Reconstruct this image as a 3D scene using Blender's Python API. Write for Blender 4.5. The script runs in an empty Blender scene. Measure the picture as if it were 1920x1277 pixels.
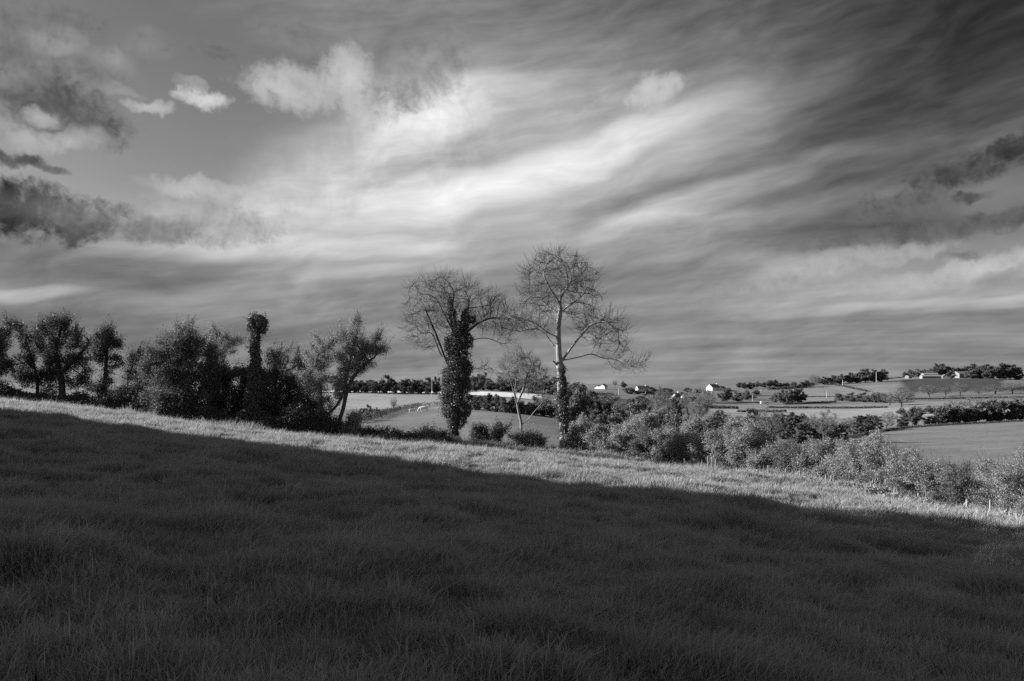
import bpy, bmesh, math, random, time
import numpy as np
from mathutils import Vector, Matrix
T0 = time.time()
F = 1400.0            # focal length in photograph pixels (1920 wide)
HY = 715.0            # row of the horizon
def R(d): return math.radians(d)
scene = bpy.context.scene
col = scene.collection

# ------------------------------------------------------------------ camera
cam_data = bpy.data.cameras.new('camera')
cam = bpy.data.objects.new('camera', cam_data)
col.objects.link(cam)
cam.location = (0, 0, 0)
cam.rotation_euler = (R(90), 0, 0)
cam_data.sensor_width = 36.0
cam_data.lens = 36.0 * F / 1920.0
cam_data.shift_y = (HY - 638.5) / 1920.0
cam_data.clip_start = 0.1
cam_data.clip_end = 20000
scene.camera = cam

# ------------------------------------------------------------------ exposure
EXPOSURE = 1.5
vs = scene.view_settings
vs.view_transform = 'Standard'
vs.look = 'None'
vs.exposure = EXPOSURE
vs.gamma = 1.0
vs.use_curve_mapping = False
scene.display_settings.display_device = 'sRGB'
scene.render.engine = 'CYCLES'
scene.cycles.use_denoising = False
scene.cycles.max_bounces = 4
scene.cycles.diffuse_bounces = 3
scene.cycles.transmission_bounces = 3
scene.cycles.transparent_max_bounces = 4

# ------------------------------------------------------------------ sun
SUN_EL = 16.5
SUN_TRAVEL = Vector((0.98, -0.2, 0)).normalized()        # the light goes this way over the ground
sd = Vector((SUN_TRAVEL.x * math.cos(R(SUN_EL)), SUN_TRAVEL.y * math.cos(R(SUN_EL)), -math.sin(R(SUN_EL))))
sun_data = bpy.data.lights.new('sun', 'SUN')
sun_data.energy = 5.0
sun_data.angle = R(0.5)
sun_data.color = (1.0, 1.0, 1.0)                             # the photograph is black and white
sun = bpy.data.objects.new('sun', sun_data)
col.objects.link(sun)
sun.rotation_euler = sd.to_track_quat('-Z', 'Y').to_euler()
sun.location = (-60, 10, 40)

# ------------------------------------------------------------------ sky
world = bpy.data.worlds.new('World')
scene.world = world
world.use_nodes = True
world.cycles.sampling_method = 'MANUAL'
world.cycles.sample_map_resolution = 256
def build_sky():
    nt = world.node_tree
    for n in list(nt.nodes): nt.nodes.remove(n)
    L = nt.links
    def new(t): return nt.nodes.new(t)
    def put(sock, v):
        if isinstance(v, bpy.types.NodeSocket): L.new(v, sock)
        else: sock.default_value = v
    def M(op, a, b=None, c=None, clamp=False):
        n = new('ShaderNodeMath'); n.operation = op; n.use_clamp = clamp
        put(n.inputs[0], a)
        if b is not None: put(n.inputs[1], b)
        if c is not None: put(n.inputs[2], c)
        return n.outputs[0]
    def VM(op, a, b=None):
        n = new('ShaderNodeVectorMath'); n.operation = op
        put(n.inputs[0], a)
        if b is not None:
            put(n.inputs[3] if op == 'SCALE' else n.inputs[1], b)
        return n.outputs[1] if op == 'LENGTH' else n.outputs[0]
    def XYZ(x, y, z=0.0):
        n = new('ShaderNodeCombineXYZ'); put(n.inputs[0], x); put(n.inputs[1], y); put(n.inputs[2], z); return n.outputs[0]
    def MR(v, a, b, c=0.0, d=1.0, smooth=True):
        n = new('ShaderNodeMapRange'); n.interpolation_type = 'SMOOTHSTEP' if smooth else 'LINEAR'; n.clamp = True
        put(n.inputs[0], v); put(n.inputs[1], a); put(n.inputs[2], b); put(n.inputs[3], c); put(n.inputs[4], d)
        return n.outputs[0]
    def MAP(v, loc, rot, sc):
        n = new('ShaderNodeMapping'); n.vector_type = 'TEXTURE'
        put(n.inputs[0], v); n.inputs[1].default_value = loc; n.inputs[2].default_value = rot; n.inputs[3].default_value = sc
        return n.outputs[0]
    def NOISE(v, scale, detail=4.0, rough=0.5, dist=0.0, colour=False):
        n = new('ShaderNodeTexNoise'); n.noise_dimensions = '2D'
        put(n.inputs['Vector'], v); n.inputs['Scale'].default_value = scale; n.inputs['Detail'].default_value = detail
        n.inputs['Roughness'].default_value = rough; n.inputs['Distortion'].default_value = dist
        return n.outputs['Color'] if colour else n.outputs['Fac']
    tc = new('ShaderNodeTexCoord'); d = tc.outputs['Generated']
    d = VM('NORMALIZE', d)
    sp = new('ShaderNodeSeparateXYZ'); L.new(d, sp.inputs[0]); dx, dy, dz = sp.outputs
    az = M('ARCTAN2', dx, dy)
    el = M('ARCSINE', dz)
    # angle coordinates in degrees, x to the right, y up; clouds are placed by direction
    p0 = XYZ(M('MULTIPLY', az, 57.2958), M('MULTIPLY', el, 57.2958), 1.0)
    def ang(px, py):
        u = (px - 960) / F; w = (HY - py) / F
        a = math.atan(u); return math.degrees(a), math.degrees(math.atan(w * math.cos(a)))
    # cloud sheet at height: flattened towards the horizon like a real layer
    k = M('DIVIDE', 1.0, M('ADD', M('MAXIMUM', dz, 0.0), 0.11))
    sheet = XYZ(M('MULTIPLY', dx, k), M('MULTIPLY', dy, k), 0.0)
    # slow and quick warps
    wa = NOISE(sheet, 0.9, 1.0, 0.5, 0.0, True)
    wb = NOISE(p0, 0.12, 1.0, 0.5, 0.0, True)
    wc = NOISE(p0, 0.5, 4.0, 0.6, 0.0, True)
    half = (0.5, 0.5, 0.5)
    off_soft = VM('MULTIPLY', VM('SUBTRACT', wb, half), (5.0, 1.6, 0))
    off_puff = VM('ADD', VM('MULTIPLY', VM('SUBTRACT', wb, half), (1.0, 0.6, 0)), VM('MULTIPLY', VM('SUBTRACT', wc, half), (2.0, 1.5, 0)))
    pS = VM('ADD', p0, off_soft)
    pP = VM('ADD', p0, off_puff)
    def bank(p, px, py, rx, ry, rot, peak=1.0, rag=None, inner=0.0):
        """a cloud bank at a direction: full in its middle, 0 at its edge; rag = noise that frays the edge"""
        a, e = ang(px, py); k = math.degrees(1 / F); c, s_ = math.cos(R(rot)), math.sin(R(rot))
        ux, uy = c / (rx * k), s_ / (rx * k); vx, vy = -s_ / (ry * k), c / (ry * k)
        def dot(w):
            n = new('ShaderNodeVectorMath'); n.operation = 'DOT_PRODUCT'; L.new(p, n.inputs[0]); n.inputs[1].default_value = w; return n.outputs['Value']
        u = dot((ux, uy, -(a * ux + e * uy))); v = dot((vx, vy, -(a * vx + e * vy)))
        r2 = M('MULTIPLY_ADD', u, u, rag) if rag is not None else M('MULTIPLY', u, u)
        return MR(M('MULTIPLY_ADD', v, v, r2), inner, 1.0, peak, 0.0)
    # streaks of the high sheet, drawn out along the wind
    sheet_w = VM('ADD', sheet, VM('MULTIPLY', VM('SUBTRACT', wa, half), (0.16, 0.16, 0)))
    st1 = NOISE(MAP(sheet_w, (0.3, 0.1, 0), (0, 0, R(158)), (2.6, 0.55, 1)), 1.0, 5.0, 0.48, 0.0)
    st2 = NOISE(MAP(pS, (7, 3, 0), (0, 0, R(6)), (5.0, 0.75, 1)), 1.0, 4.0, 0.6, 0.0)
    bil = NOISE(pS, 0.42, 5.0, 0.62, 0.2)
    bil2 = NOISE(p0, 1.1, 5.0, 0.65, 0.3)
    el_d = M('MULTIPLY', el, 57.2958)
    # tone of the high sheet against elevation (display tone)
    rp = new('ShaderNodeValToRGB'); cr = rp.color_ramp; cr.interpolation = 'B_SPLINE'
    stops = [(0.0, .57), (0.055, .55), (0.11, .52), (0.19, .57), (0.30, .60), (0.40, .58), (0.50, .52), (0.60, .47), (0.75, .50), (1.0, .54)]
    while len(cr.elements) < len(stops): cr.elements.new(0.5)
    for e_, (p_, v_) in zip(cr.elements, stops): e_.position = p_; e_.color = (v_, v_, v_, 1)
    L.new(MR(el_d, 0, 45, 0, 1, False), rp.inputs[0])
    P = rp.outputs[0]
    bw = new('ShaderNodeRGBToBW'); L.new(P, bw.inputs[0]); P = bw.outputs[0]
    def add(P, m, amt): return M('MULTIPLY_ADD', m, amt, P)
    def mix(P, m, val):
        n = new('ShaderNodeMix'); n.data_type = 'FLOAT'; put(n.inputs[0], m); put(n.inputs[2], P); put(n.inputs[3], val); return n.outputs[0]
    P = add(P, M('SUBTRACT', st1, 0.5), 0.24)
    P = add(P, M('SUBTRACT', st2, 0.5), 0.10)
    st3 = NOISE(MAP(pS, (3, 9, 0), (0, 0, R(14)), (3.6, 1.1, 1)), 1.0, 5.0, 0.52, 0.0)
    P = add(P, M('SUBTRACT', st3, 0.5), 0.15)
    for px, py, rx, ry, rot, amt in SKY_SOFT:
        P = M('ADD', P, bank(pS, px, py, rx, ry, rot, amt))
    P = M('ADD', P, M('MULTIPLY', M('SUBTRACT', bil, 0.5), bank(pS, 720, 270, 440, 150, 20, .22)))          # heaped texture of the bright cloud
    # clear air between the clouds: the physical sky
    sky = new('ShaderNodeTexSky'); sky.sky_type = 'NISHITA'; sky.sun_disc = False
    sky.sun_elevation = R(SUN_EL); sky.sun_rotation = math.atan2(-SUN_TRAVEL.x, -SUN_TRAVEL.y)
    sky.air_density = 1.0; sky.dust_density = 0.6; sky.altitude = 60
    b2 = new('ShaderNodeSeparateColor'); L.new(sky.outputs[0], b2.inputs[0])          # red light only, as through a red filter on black and white film
    S = 1.0 / (SKY_STRENGTH * 2 ** EXPOSURE)
    clear = M('POWER', M('MULTIPLY', b2.outputs[0], SKY_CLEAR / S), 1 / 2.2)          # as display tone, like the clouds
    rag = M('MULTIPLY_ADD', bil2, 1.1, M('MULTIPLY_ADD', bil, 0.8, -0.95))
    for px, py, rx, ry, rot, op in SKY_GAPS:
        P = mix(P, bank(pP, px, py, rx, ry, rot, op), clear)
    # heaped clouds in front: ragged edges, uneven tops
    tone_puff = M('MULTIPLY_ADD', M('SUBTRACT', bil, 0.5), 0.32, M('MULTIPLY', M('SUBTRACT', bil2, 0.5), 0.16))
    for px, py, rx, ry, rot, val, op in SKY_PUFFS:
        P = mix(P, bank(pP, px, py, rx, ry, rot, op, rag, 0.0), M('ADD', tone_puff, val))
    P = M('MINIMUM', M('MAXIMUM', P, 0.05), 1.0)
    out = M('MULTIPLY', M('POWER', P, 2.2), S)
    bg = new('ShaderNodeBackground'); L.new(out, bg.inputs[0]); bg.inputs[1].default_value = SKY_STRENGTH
    wo = new('ShaderNodeOutputWorld'); L.new(bg.outputs[0], wo.inputs[0])
SKY_STRENGTH = 0.1
SKY_CLEAR = 0.36
# banks of the high sheet: px, py, rx, ry, rotation, tone added  (placed by direction, as seen from the field)
SKY_SOFT = [
    (960, 285, 760, 240, 16, .14), (1040, 312, 440, 48, 18, .14), (690, 262, 340, 80, 24, .13), (520, 315, 160, 60, 30, .10), (850, 345, 280, 36, 12, .08), (1300, 222, 380, 44, 11, .09), (600, 385, 440, 70, 8, .09),
    (860, 190, 240, 60, 14, .12), (1340, 368, 330, 36, 13, .12),
    (1320, 326, 380, 36, 15, -.06), (1080, 405, 320, 34, 14, -.05),
    (1760, 30, 820, 190, -4, -.18), (1900, 220, 520, 280, 0, -.15), (1600, 300, 360, 70, 8, -.06), (1640, 425, 360, 42, 5, -.11),
    (1720, 520, 420, 70, 3, .11), (1620, 577, 260, 11, 3, .07), (1850, 560, 160, 12, 9, .07),
    (80, 615, 660, 55, -2, -.08), (50, 546, 140, 14, 3, .16), (540, 470, 400, 30, 2, .13), (760, 512, 260, 14, 5, .06),
    (150, 490, 360, 45, -3, -.07), (40, 40, 560, 120, 0, -.05), (300, 395, 280, 60, 0, .08),
]
SKY_GAPS = [
    (290, 180, 430, 235, 4, .85), (60, 150, 400, 290, 0, .8),
    (1790, 475, 260, 42, 8, .7), (1890, 360, 130, 40, 10, .75),
]
# heaped clouds: px, py, rx, ry, rotation, tone, opacity
SKY_PUFFS = [
    (30, 100, 170, 100, 0, .44, .6), (90, 195, 150, 60, -10, .35, .75), (110, 75, 66, 28, 0, .58, .8), (10, 135, 60, 30, 0, .55, .7), (285, 85, 54, 30, 0, .52, .7), (215, 118, 46, 24, 0, .57, .8),
    (378, 185, 62, 18, 2, .82, .95), (365, 160, 34, 13, 0, .62, .8), (280, 203, 46, 15, 0, .72, .9), (230, 172, 34, 13, 0, .58, .8), (70, 222, 34, 17, 0, .68, .9),
    (85, 268, 64, 20, 6, .70, .9), (160, 258, 46, 22, 0, .64, .8), (30, 245, 34, 12, 0, .6, .8),
    (540, 75, 100, 34, -10, .50, .6), (400, 95, 40, 14, 0, .45, .6),
    (545, 168, 105, 48, -6, .74, .95), (650, 145, 72, 62, -20, .76, .95), (720, 185, 90, 50, 20, .76, .85),
    (790, 130, 130, 66, 20, .54, .6),
    (1225, 170, 60, 34, 25, .80, .85), (1130, 190, 70, 16, 12, .66, .7),
    (0, 388, 210, 52, -3, .25, .95), (200, 416, 170, 34, -5, .46, .75), (400, 428, 140, 40, 0, .58, .65), (380, 355, 110, 22, 0, .76, .7),
    (340, 392, 100, 28, 0, .68, .6), (540, 395, 80, 15, 0, .82, .7), (20, 300, 60, 15, 0, .34, .9), (100, 318, 34, 9, 0, .42, .8),
    (1690, 392, 110, 34, 4, .40, .8), (1850, 300, 120, 30, 14, .32, .85), (1770, 428, 250, 20, 4, .40, .75), (1905, 268, 60, 28, 10, .25, .85),
    (1830, 365, 34, 12, 0, .36, .9), (1800, 480, 40, 9, 0, .44, .8), (1560, 498, 140, 26, 6, .69, .7), (1710, 532, 160, 22, 5, .71, .65), (1870, 490, 110, 22, 8, .76, .8), (1420, 540, 130, 20, 4, .63, .55), (1680, 480, 110, 16, 8, .70, .6),
]
build_sky()

# ------------------------------------------------------------------ helpers
rng = np.random.default_rng(7)
def X_(px): return (px - 960.0) / F
def V_(py): return (HY - py) / F
def tag(o, label=None, cat=None, group=None, kind=None):
    if label: o['label'] = label
    if cat: o['category'] = cat
    if group: o['group'] = group
    if kind: o['kind'] = kind
    return o
def empty(name, loc=(0, 0, 0), rz=0.0):
    o = bpy.data.objects.new(name, None); col.objects.link(o)
    o.empty_display_size = 0.5; o.location = loc; o.rotation_euler = (0, 0, rz)
    return o
def mesh_np(name, verts, loops, sizes, mats, smooth=False, fmat=None):
    """mesh from flat numpy arrays; sizes = corners per face"""
    me = bpy.data.meshes.new(name)
    verts = np.ascontiguousarray(verts, dtype=np.float32)
    loops = np.ascontiguousarray(loops, dtype=np.int32).ravel()
    sizes = np.ascontiguousarray(sizes, dtype=np.int32)
    me.vertices.add(len(verts)); me.vertices.foreach_set('co', verts.ravel())
    me.loops.add(len(loops)); me.loops.foreach_set('vertex_index', loops)
    me.polygons.add(len(sizes))
    starts = np.concatenate([[0], np.cumsum(sizes)[:-1]]).astype(np.int32)
    me.polygons.foreach_set('loop_start', starts)
    me.polygons.foreach_set('loop_total', sizes)
    if smooth: me.polygons.foreach_set('use_smooth', np.ones(len(sizes), dtype=bool))
    for m in (mats if isinstance(mats, (list, tuple)) else [mats]): me.materials.append(m)
    if fmat is not None: me.polygons.foreach_set('material_index', np.ascontiguousarray(fmat, dtype=np.int32))
    me.update(calc_edges=True); me.validate()
    return me
def link(name, me, parent=None, loc=None):
    o = bpy.data.objects.new(name, me); col.objects.link(o)
    if parent is not None: o.parent = parent
    if loc is not None: o.location = loc
    return o
def join_parts(parts):
    """parts: list of (verts, loops, sizes) -> one"""
    vs_, ls_, ss_, n = [], [], [], 0
    for v, l, s in parts:
        if len(v) == 0: continue
        vs_.append(v); ls_.append(np.asarray(l).ravel() + n); ss_.append(s); n += len(v)
    return np.concatenate(vs_), np.concatenate(ls_), np.concatenate(ss_)
def vnoise(x, y, seed=0):
    """smooth value noise, about -1..1"""
    xi = np.floor(x).astype(np.int64); yi = np.floor(y).astype(np.int64)
    fx = x - xi; fy = y - yi
    fx = fx * fx * (3 - 2 * fx); fy = fy * fy * (3 - 2 * fy)
    def h(a, b):
        n = (a * 374761393 + b * 668265263 + seed * 974711) & 0x7fffffff
        n = ((n ^ (n >> 13)) * 1274126177) & 0x7fffffff
        return ((n ^ (n >> 16)) & 0xffff) / 32767.5 - 1.0
    return (h(xi, yi) * (1 - fx) + h(xi + 1, yi) * fx) * (1 - fy) + (h(xi, yi + 1) * (1 - fx) + h(xi + 1, yi + 1) * fx) * fy

# ------------------------------------------------------------------ materials (black and white photograph: greys)
def mat_new(name):
    m = bpy.data.materials.new(name); m.use_nodes = True
    nt = m.node_tree
    for n in list(nt.nodes): nt.nodes.remove(n)
    return m, nt
def g4(v): return (v, v, v, 1)
def mat_leaf(name, lo, hi, translucent=0.35, rough=0.45, spec=0.3, scale=2.2):
    m, nt = mat_new(name); L = nt.links
    geo = nt.nodes.new('ShaderNodeNewGeometry')
    tcd = nt.nodes.new('ShaderNodeTexCoord')
    no = nt.nodes.new('ShaderNodeTexNoise'); no.inputs['Scale'].default_value = scale; no.inputs['Detail'].default_value = 2
    L.new(geo.outputs['Position'], no.inputs['Vector'])
    mx = nt.nodes.new('ShaderNodeMath'); mx.operation = 'MULTIPLY_ADD'
    L.new(geo.outputs['Random Per Island'], mx.inputs[0]); mx.inputs[1].default_value = 0.6
    sc = nt.nodes.new('ShaderNodeMath'); sc.operation = 'MULTIPLY_ADD'; L.new(no.outputs['Fac'], sc.inputs[0]); sc.inputs[1].default_value = 1.0; sc.inputs[2].default_value = -0.3
    L.new(sc.outputs[0], mx.inputs[2])
    mr = nt.nodes.new('ShaderNodeMapRange'); mr.inputs[3].default_value = lo; mr.inputs[4].default_value = hi
    L.new(mx.outputs[0], mr.inputs[0])
    pb = nt.nodes.new('ShaderNodeBsdfPrincipled'); L.new(mr.outputs[0], pb.inputs['Base Color'])
    pb.inputs['Roughness'].default_value = rough; pb.inputs['Specular IOR Level'].default_value = spec
    tr = nt.nodes.new('ShaderNodeBsdfTranslucent'); L.new(mr.outputs[0], tr.inputs['Color'])
    mi = nt.nodes.new('ShaderNodeMixShader'); mi.inputs[0].default_value = translucent
    L.new(pb.outputs[0], mi.inputs[1]); L.new(tr.outputs[0], mi.inputs[2])
    o = nt.nodes.new('ShaderNodeOutputMaterial'); L.new(mi.outputs[0], o.inputs[0])
    return m
def mat_plain(name, lo, hi, scale=6.0, rough=0.8, bump=0.0, stretch=(1, 1, 1), detail=5, metallic=0.0):
    m, nt = mat_new(name); L = nt.links
    tcd = nt.nodes.new('ShaderNodeTexCoord')
    mp = nt.nodes.new('ShaderNodeMapping'); mp.inputs[3].default_value = stretch; L.new(tcd.outputs['Object'], mp.inputs[0])
    no = nt.nodes.new('ShaderNodeTexNoise'); no.inputs['Scale'].default_value = scale; no.inputs['Detail'].default_value = detail; no.inputs['Roughness'].default_value = 0.65
    L.new(mp.outputs[0], no.inputs['Vector'])
    mr = nt.nodes.new('ShaderNodeMapRange'); mr.inputs[1].default_value = 0.3; mr.inputs[2].default_value = 0.7
    mr.inputs[3].default_value = lo; mr.inputs[4].default_value = hi
    L.new(no.outputs['Fac'], mr.inputs[0])
    pb = nt.nodes.new('ShaderNodeBsdfPrincipled'); L.new(mr.outputs[0], pb.inputs['Base Color'])
    pb.inputs['Roughness'].default_value = rough; pb.inputs['Metallic'].default_value = metallic; pb.inputs['Specular IOR Level'].default_value = 0.25
    if bump:
        b = nt.nodes.new('ShaderNodeBump'); b.inputs['Strength'].default_value = 0.8; b.inputs['Distance'].default_value = bump
        L.new(no.outputs['Fac'], b.inputs['Height']); L.new(b.outputs[0], pb.inputs['Normal'])
    o = nt.nodes.new('ShaderNodeOutputMaterial'); L.new(pb.outputs[0], o.inputs[0])
    return m
def mat_ground():
    m, nt = mat_new('pasture'); L = nt.links
    tcd = nt.nodes.new('ShaderNodeTexCoord')
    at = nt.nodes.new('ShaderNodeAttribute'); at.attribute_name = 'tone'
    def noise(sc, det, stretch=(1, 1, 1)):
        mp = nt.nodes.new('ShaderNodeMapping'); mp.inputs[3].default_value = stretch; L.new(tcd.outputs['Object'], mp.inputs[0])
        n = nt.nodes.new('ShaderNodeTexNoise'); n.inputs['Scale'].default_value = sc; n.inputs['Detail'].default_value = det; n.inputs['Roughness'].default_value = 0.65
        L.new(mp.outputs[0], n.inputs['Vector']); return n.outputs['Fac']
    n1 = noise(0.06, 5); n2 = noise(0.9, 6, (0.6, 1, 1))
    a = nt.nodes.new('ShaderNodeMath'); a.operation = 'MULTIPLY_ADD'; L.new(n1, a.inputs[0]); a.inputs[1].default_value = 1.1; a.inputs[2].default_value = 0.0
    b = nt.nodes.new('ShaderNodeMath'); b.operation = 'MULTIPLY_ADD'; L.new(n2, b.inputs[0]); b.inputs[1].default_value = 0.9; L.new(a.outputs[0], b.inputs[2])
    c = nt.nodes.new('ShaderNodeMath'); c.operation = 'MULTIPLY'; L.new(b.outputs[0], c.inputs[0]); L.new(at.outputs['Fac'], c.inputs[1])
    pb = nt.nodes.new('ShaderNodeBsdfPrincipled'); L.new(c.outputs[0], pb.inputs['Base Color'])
    pb.inputs['Roughness'].default_value = 0.9; pb.inputs['Specular IOR Level'].default_value = 0.1
    bm_ = nt.nodes.new('ShaderNodeBump'); bm_.inputs['Strength'].default_value = 1.0; bm_.inputs['Distance'].default_value = 0.16
    L.new(n2, bm_.inputs['Height']); L.new(bm_.outputs[0], pb.inputs['Normal'])
    o = nt.nodes.new('ShaderNodeOutputMaterial'); L.new(pb.outputs[0], o.inputs[0])
    return m
MT = dict(
    ground=mat_ground(),
    grass=mat_leaf('grass_blade', .16, .41, .35, .6, .2, 0.9),
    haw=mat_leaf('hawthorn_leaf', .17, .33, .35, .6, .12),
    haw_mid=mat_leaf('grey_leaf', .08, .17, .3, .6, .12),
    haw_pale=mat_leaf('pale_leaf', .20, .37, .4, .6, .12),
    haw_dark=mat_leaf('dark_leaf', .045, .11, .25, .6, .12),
    ivy=mat_leaf('ivy_leaf', .07, .18, .15, .45, .18),
    far_d=mat_leaf('far_leaf_dark', .05, .12, .2, .6, .1, .5),
    far_l=mat_leaf('far_leaf_light', .09, .19, .3, .6, .1, .5),
    far_b=mat_leaf('far_twig', .10, .20, .3, .6, .1, .5),
    bark_mid=mat_plain('grey_bark', .12, .26, 5, .85, .02, (1, 1, .3)),
    bark_pale=mat_plain('pale_bark', .09, .40, 9, .85, .03, (1, 1, .3)),
    bark=mat_plain('dark_bark', .03, .09, 6, .9, .03, (1, 1, .3)),
    twig=mat_plain('twig_bark', .06, .15, 2, .9),
    twig_pale=mat_plain('pale_twig', .13, .24, 2, .9),
    wall=mat_plain('white_render', .62, .78, .8, .8),
    wall_grey=mat_plain('grey_render', .14, .20, .8, .85),
    roof=mat_plain('slate', .05, .10, 3, .6),
    tin=mat_plain('tin_roof', .18, .30, .6, .55, 0, (1, 6, 1)),
    glass=mat_plain('window_glass', .02, .03, 1, .1),
    post=mat_plain('weathered_post', .14, .28, 9, .85, .01, (1, 1, .2)),
    pole=mat_plain('pole_wood', .38, .52, 3, .85),
    iron=mat_plain('dark_iron', .05, .09, 4, .5),
    cow=mat_plain('white_hide', .50, .72, 2.5, .8),
    sheep=mat_plain('grey_fleece', .30, .46, 9, .95, .02),
    hoof=mat_plain('dark_hide', .03, .06, 5, .7),
    paint=mat_plain('white_paint', .76, .82, 1, .35),
    rubber=mat_plain('rubber', .02, .03, 4, .7),
)

# ------------------------------------------------------------------ lie of the land
COLS = [-900, 0, 150, 300, 500, 640, 740, 850, 960, 1060, 1200, 1350, 1500, 1600, 1700, 1850, 1920, 2900]
EDGE_Y = [64, 62, 60, 57, 55, 54, 55, 56, 57, 58, 54, 47, 42, 38, 35, 30, 28, 20]
EDGE_P = [700, 751, 769, 792, 815, 827, 833, 838, 845, 855, 868, 890, 905, 921, 940, 968, 982, 1110]
DIST = [100, 150, 220, 300, 400, 500, 650, 800, 950, 1200, 1600, 3000]
TABLE = {
    -900: [720, 722, 722, 722, 722, 722, 722, 722, 722, 722, 722, 722],
    0:    [752, 747, 742, 736, 730, 728, 726, 724, 722, 720, 721, 722],
    150:  [770, 757, 746, 738, 731, 729, 727, 725, 723, 721, 722, 723],
    300:  [783, 770, 757, 746, 737, 733, 729, 726, 724, 721, 723, 724],
    500:  [800, 788, 771, 755, 739, 734, 729, 726, 724, 722, 723, 724],
    640:  [815, 800, 781, 762, 737, 733, 728, 725, 723, 722, 723, 724],
    740:  [820, 804, 779, 760, 738, 734, 729, 725, 723, 722, 723, 724],
    850:  [824, 808, 777, 759, 740, 735, 729, 726, 724, 722, 723, 724],
    960:  [826, 800, 775, 762, 746, 738, 731, 727, 724, 722, 723, 724],
    1060: [830, 812, 790, 772, 756, 748, 738, 730, 725, 722, 723, 724],
    1200: [842, 828, 806, 788, 772, 760, 745, 733, 725, 723, 724, 725],
    1350: [850, 838, 818, 800, 783, 771, 756, 742, 727, 723, 724, 725],
    1500: [862, 846, 825, 808, 788, 774, 756, 745, 722, 720, 722, 725],
    1600: [870, 850, 828, 810, 788, 772, 754, 742, 718, 718, 722, 725],
    1700: [876, 852, 827, 803, 784, 768, 752, 738, 712, 706, 714, 722],
    1850: [882, 850, 820, 797, 778, 763, 748, 734, 712, 703, 712, 722],
    1920: [880, 845, 815, 793, 775, 760, 746, 732, 714, 706, 714, 722],
    2900: [860, 830, 800, 780, 765, 752, 742, 730, 716, 712, 716, 722],
}
A_, B_ = -0.095, -0.064
def plane(x, y): return -1.6 + A_ * x + B_ * y
GPX = np.arange(-900, 2901, 20.0)
GLY = np.linspace(math.log(8.0), math.log(3000.0), 260)
def make_land():
    ex = np.interp(GPX, COLS, EDGE_Y); ep = np.interp(GPX, COLS, EDGE_P)
    kern = np.array([1, 2, 3, 4, 3, 2, 1.0]); kern /= kern.sum()
    def sm(a):
        return np.convolve(np.pad(a, 3, mode='edge'), kern, mode='valid')
    ex = sm(ex); ep = sm(ep)
    tab = np.array([TABLE[c] for c in COLS], dtype=float)
    tabc = np.stack([sm(np.interp(GPX, COLS, tab[:, j])) for j in range(len(DIST))], 1)
    X = X_(GPX)
    Z = np.zeros((len(GPX), len(GLY)))
    ys = np.exp(GLY)
    for i in range(len(GPX)):
        e = ex[i]; ze = V_(ep[i]) * e
        corr = ze - plane(X[i] * e, e)
        t = np.clip((ys - 14) / (e - 14), 0, 1.35)
        near = plane(X[i] * ys, ys) + corr * t ** 1.5
        # beyond the hedge
        e2 = e * 1.10
        t2 = (e2 - 14) / (e - 14)
        ze2 = plane(X[i] * e2, e2) + corr * t2 ** 1.5
        xs = np.log(np.array([e2] + DIST)); zs = np.array([ze2] + [V_(tabc[i, j]) * DIST[j] for j in range(len(DIST))])
        far = np.interp(GLY, xs, zs)
        Z[i] = np.where(ys < e2, near, far)
    # smooth the far part along distance
    for _ in range(3):
        S = (np.roll(Z, 1, 1) + 2 * Z + np.roll(Z, -1, 1)) / 4
        w = np.clip((ys - 40) / 60, 0, 1) * (np.arange(len(GLY)) < len(GLY) - 2)
        Z = Z * (1 - w) + S * w
    return Z, ex
LANDZ, EDGE = make_land()
def edge_y(px): return np.interp(px, GPX, EDGE)
def gz(x, y):
    x = np.asarray(x, dtype=float); y = np.asarray(y, dtype=float)
    yy = np.maximum(y, 8.001)
    px = np.clip(x / yy * F + 960, GPX[0], GPX[-1] - 0.01)
    ly = np.clip(np.log(yy), GLY[0], GLY[-1] - 1e-6)
    a = (px - GPX[0]) / 20.0; i = np.floor(a).astype(int); fa = a - i; i = np.clip(i, 0, len(GPX) - 2)
    b = (ly - GLY[0]) / (GLY[1] - GLY[0]); j = np.floor(b).astype(int); fb = b - j; j = np.clip(j, 0, len(GLY) - 2)
    z = (LANDZ[i, j] * (1 - fa) + LANDZ[i + 1, j] * fa) * (1 - fb) + (LANDZ[i, j + 1] * (1 - fa) + LANDZ[i + 1, j + 1] * fa) * fb
    w = np.clip((y - 10) / 14, 0, 1); w = w * w * (3 - 2 * w)
    # wide of the view and behind it the field goes on as a plane
    side = np.clip((np.abs(x) / np.maximum(yy, 1) - 0.8) / 0.5, 0, 1) * np.clip((110 - y) / 40, 0, 1)
    w = w * (1 - side)
    z = plane(x, y) * (1 - w) + z * w
    near = np.clip((120 - y) / 80, 0, 1)
    r = 0.13 * vnoise(x * 0.45, y * 0.40, 1) + 0.08 * vnoise(x * 1.1 + 5, y * 1.0, 2) + 0.16 * vnoise(x * 0.13, y * 0.16, 3)
    far = np.clip((y - 60) / 200, 0, 1)
    r2 = far * (1.2 * vnoise(x * 0.012, y * 0.010, 4) + 0.25 * vnoise(x * 0.07, y * 0.05, 5)) * np.clip((1300 - y) / 300, 0, 1)
    return z + r * near * np.clip((np.hypot(x, y) - 2.5) / 4, 0, 1) + r2 * 0.5
def gz1(x, y): return float(gz(np.array([x]), np.array([y]))[0])
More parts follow.
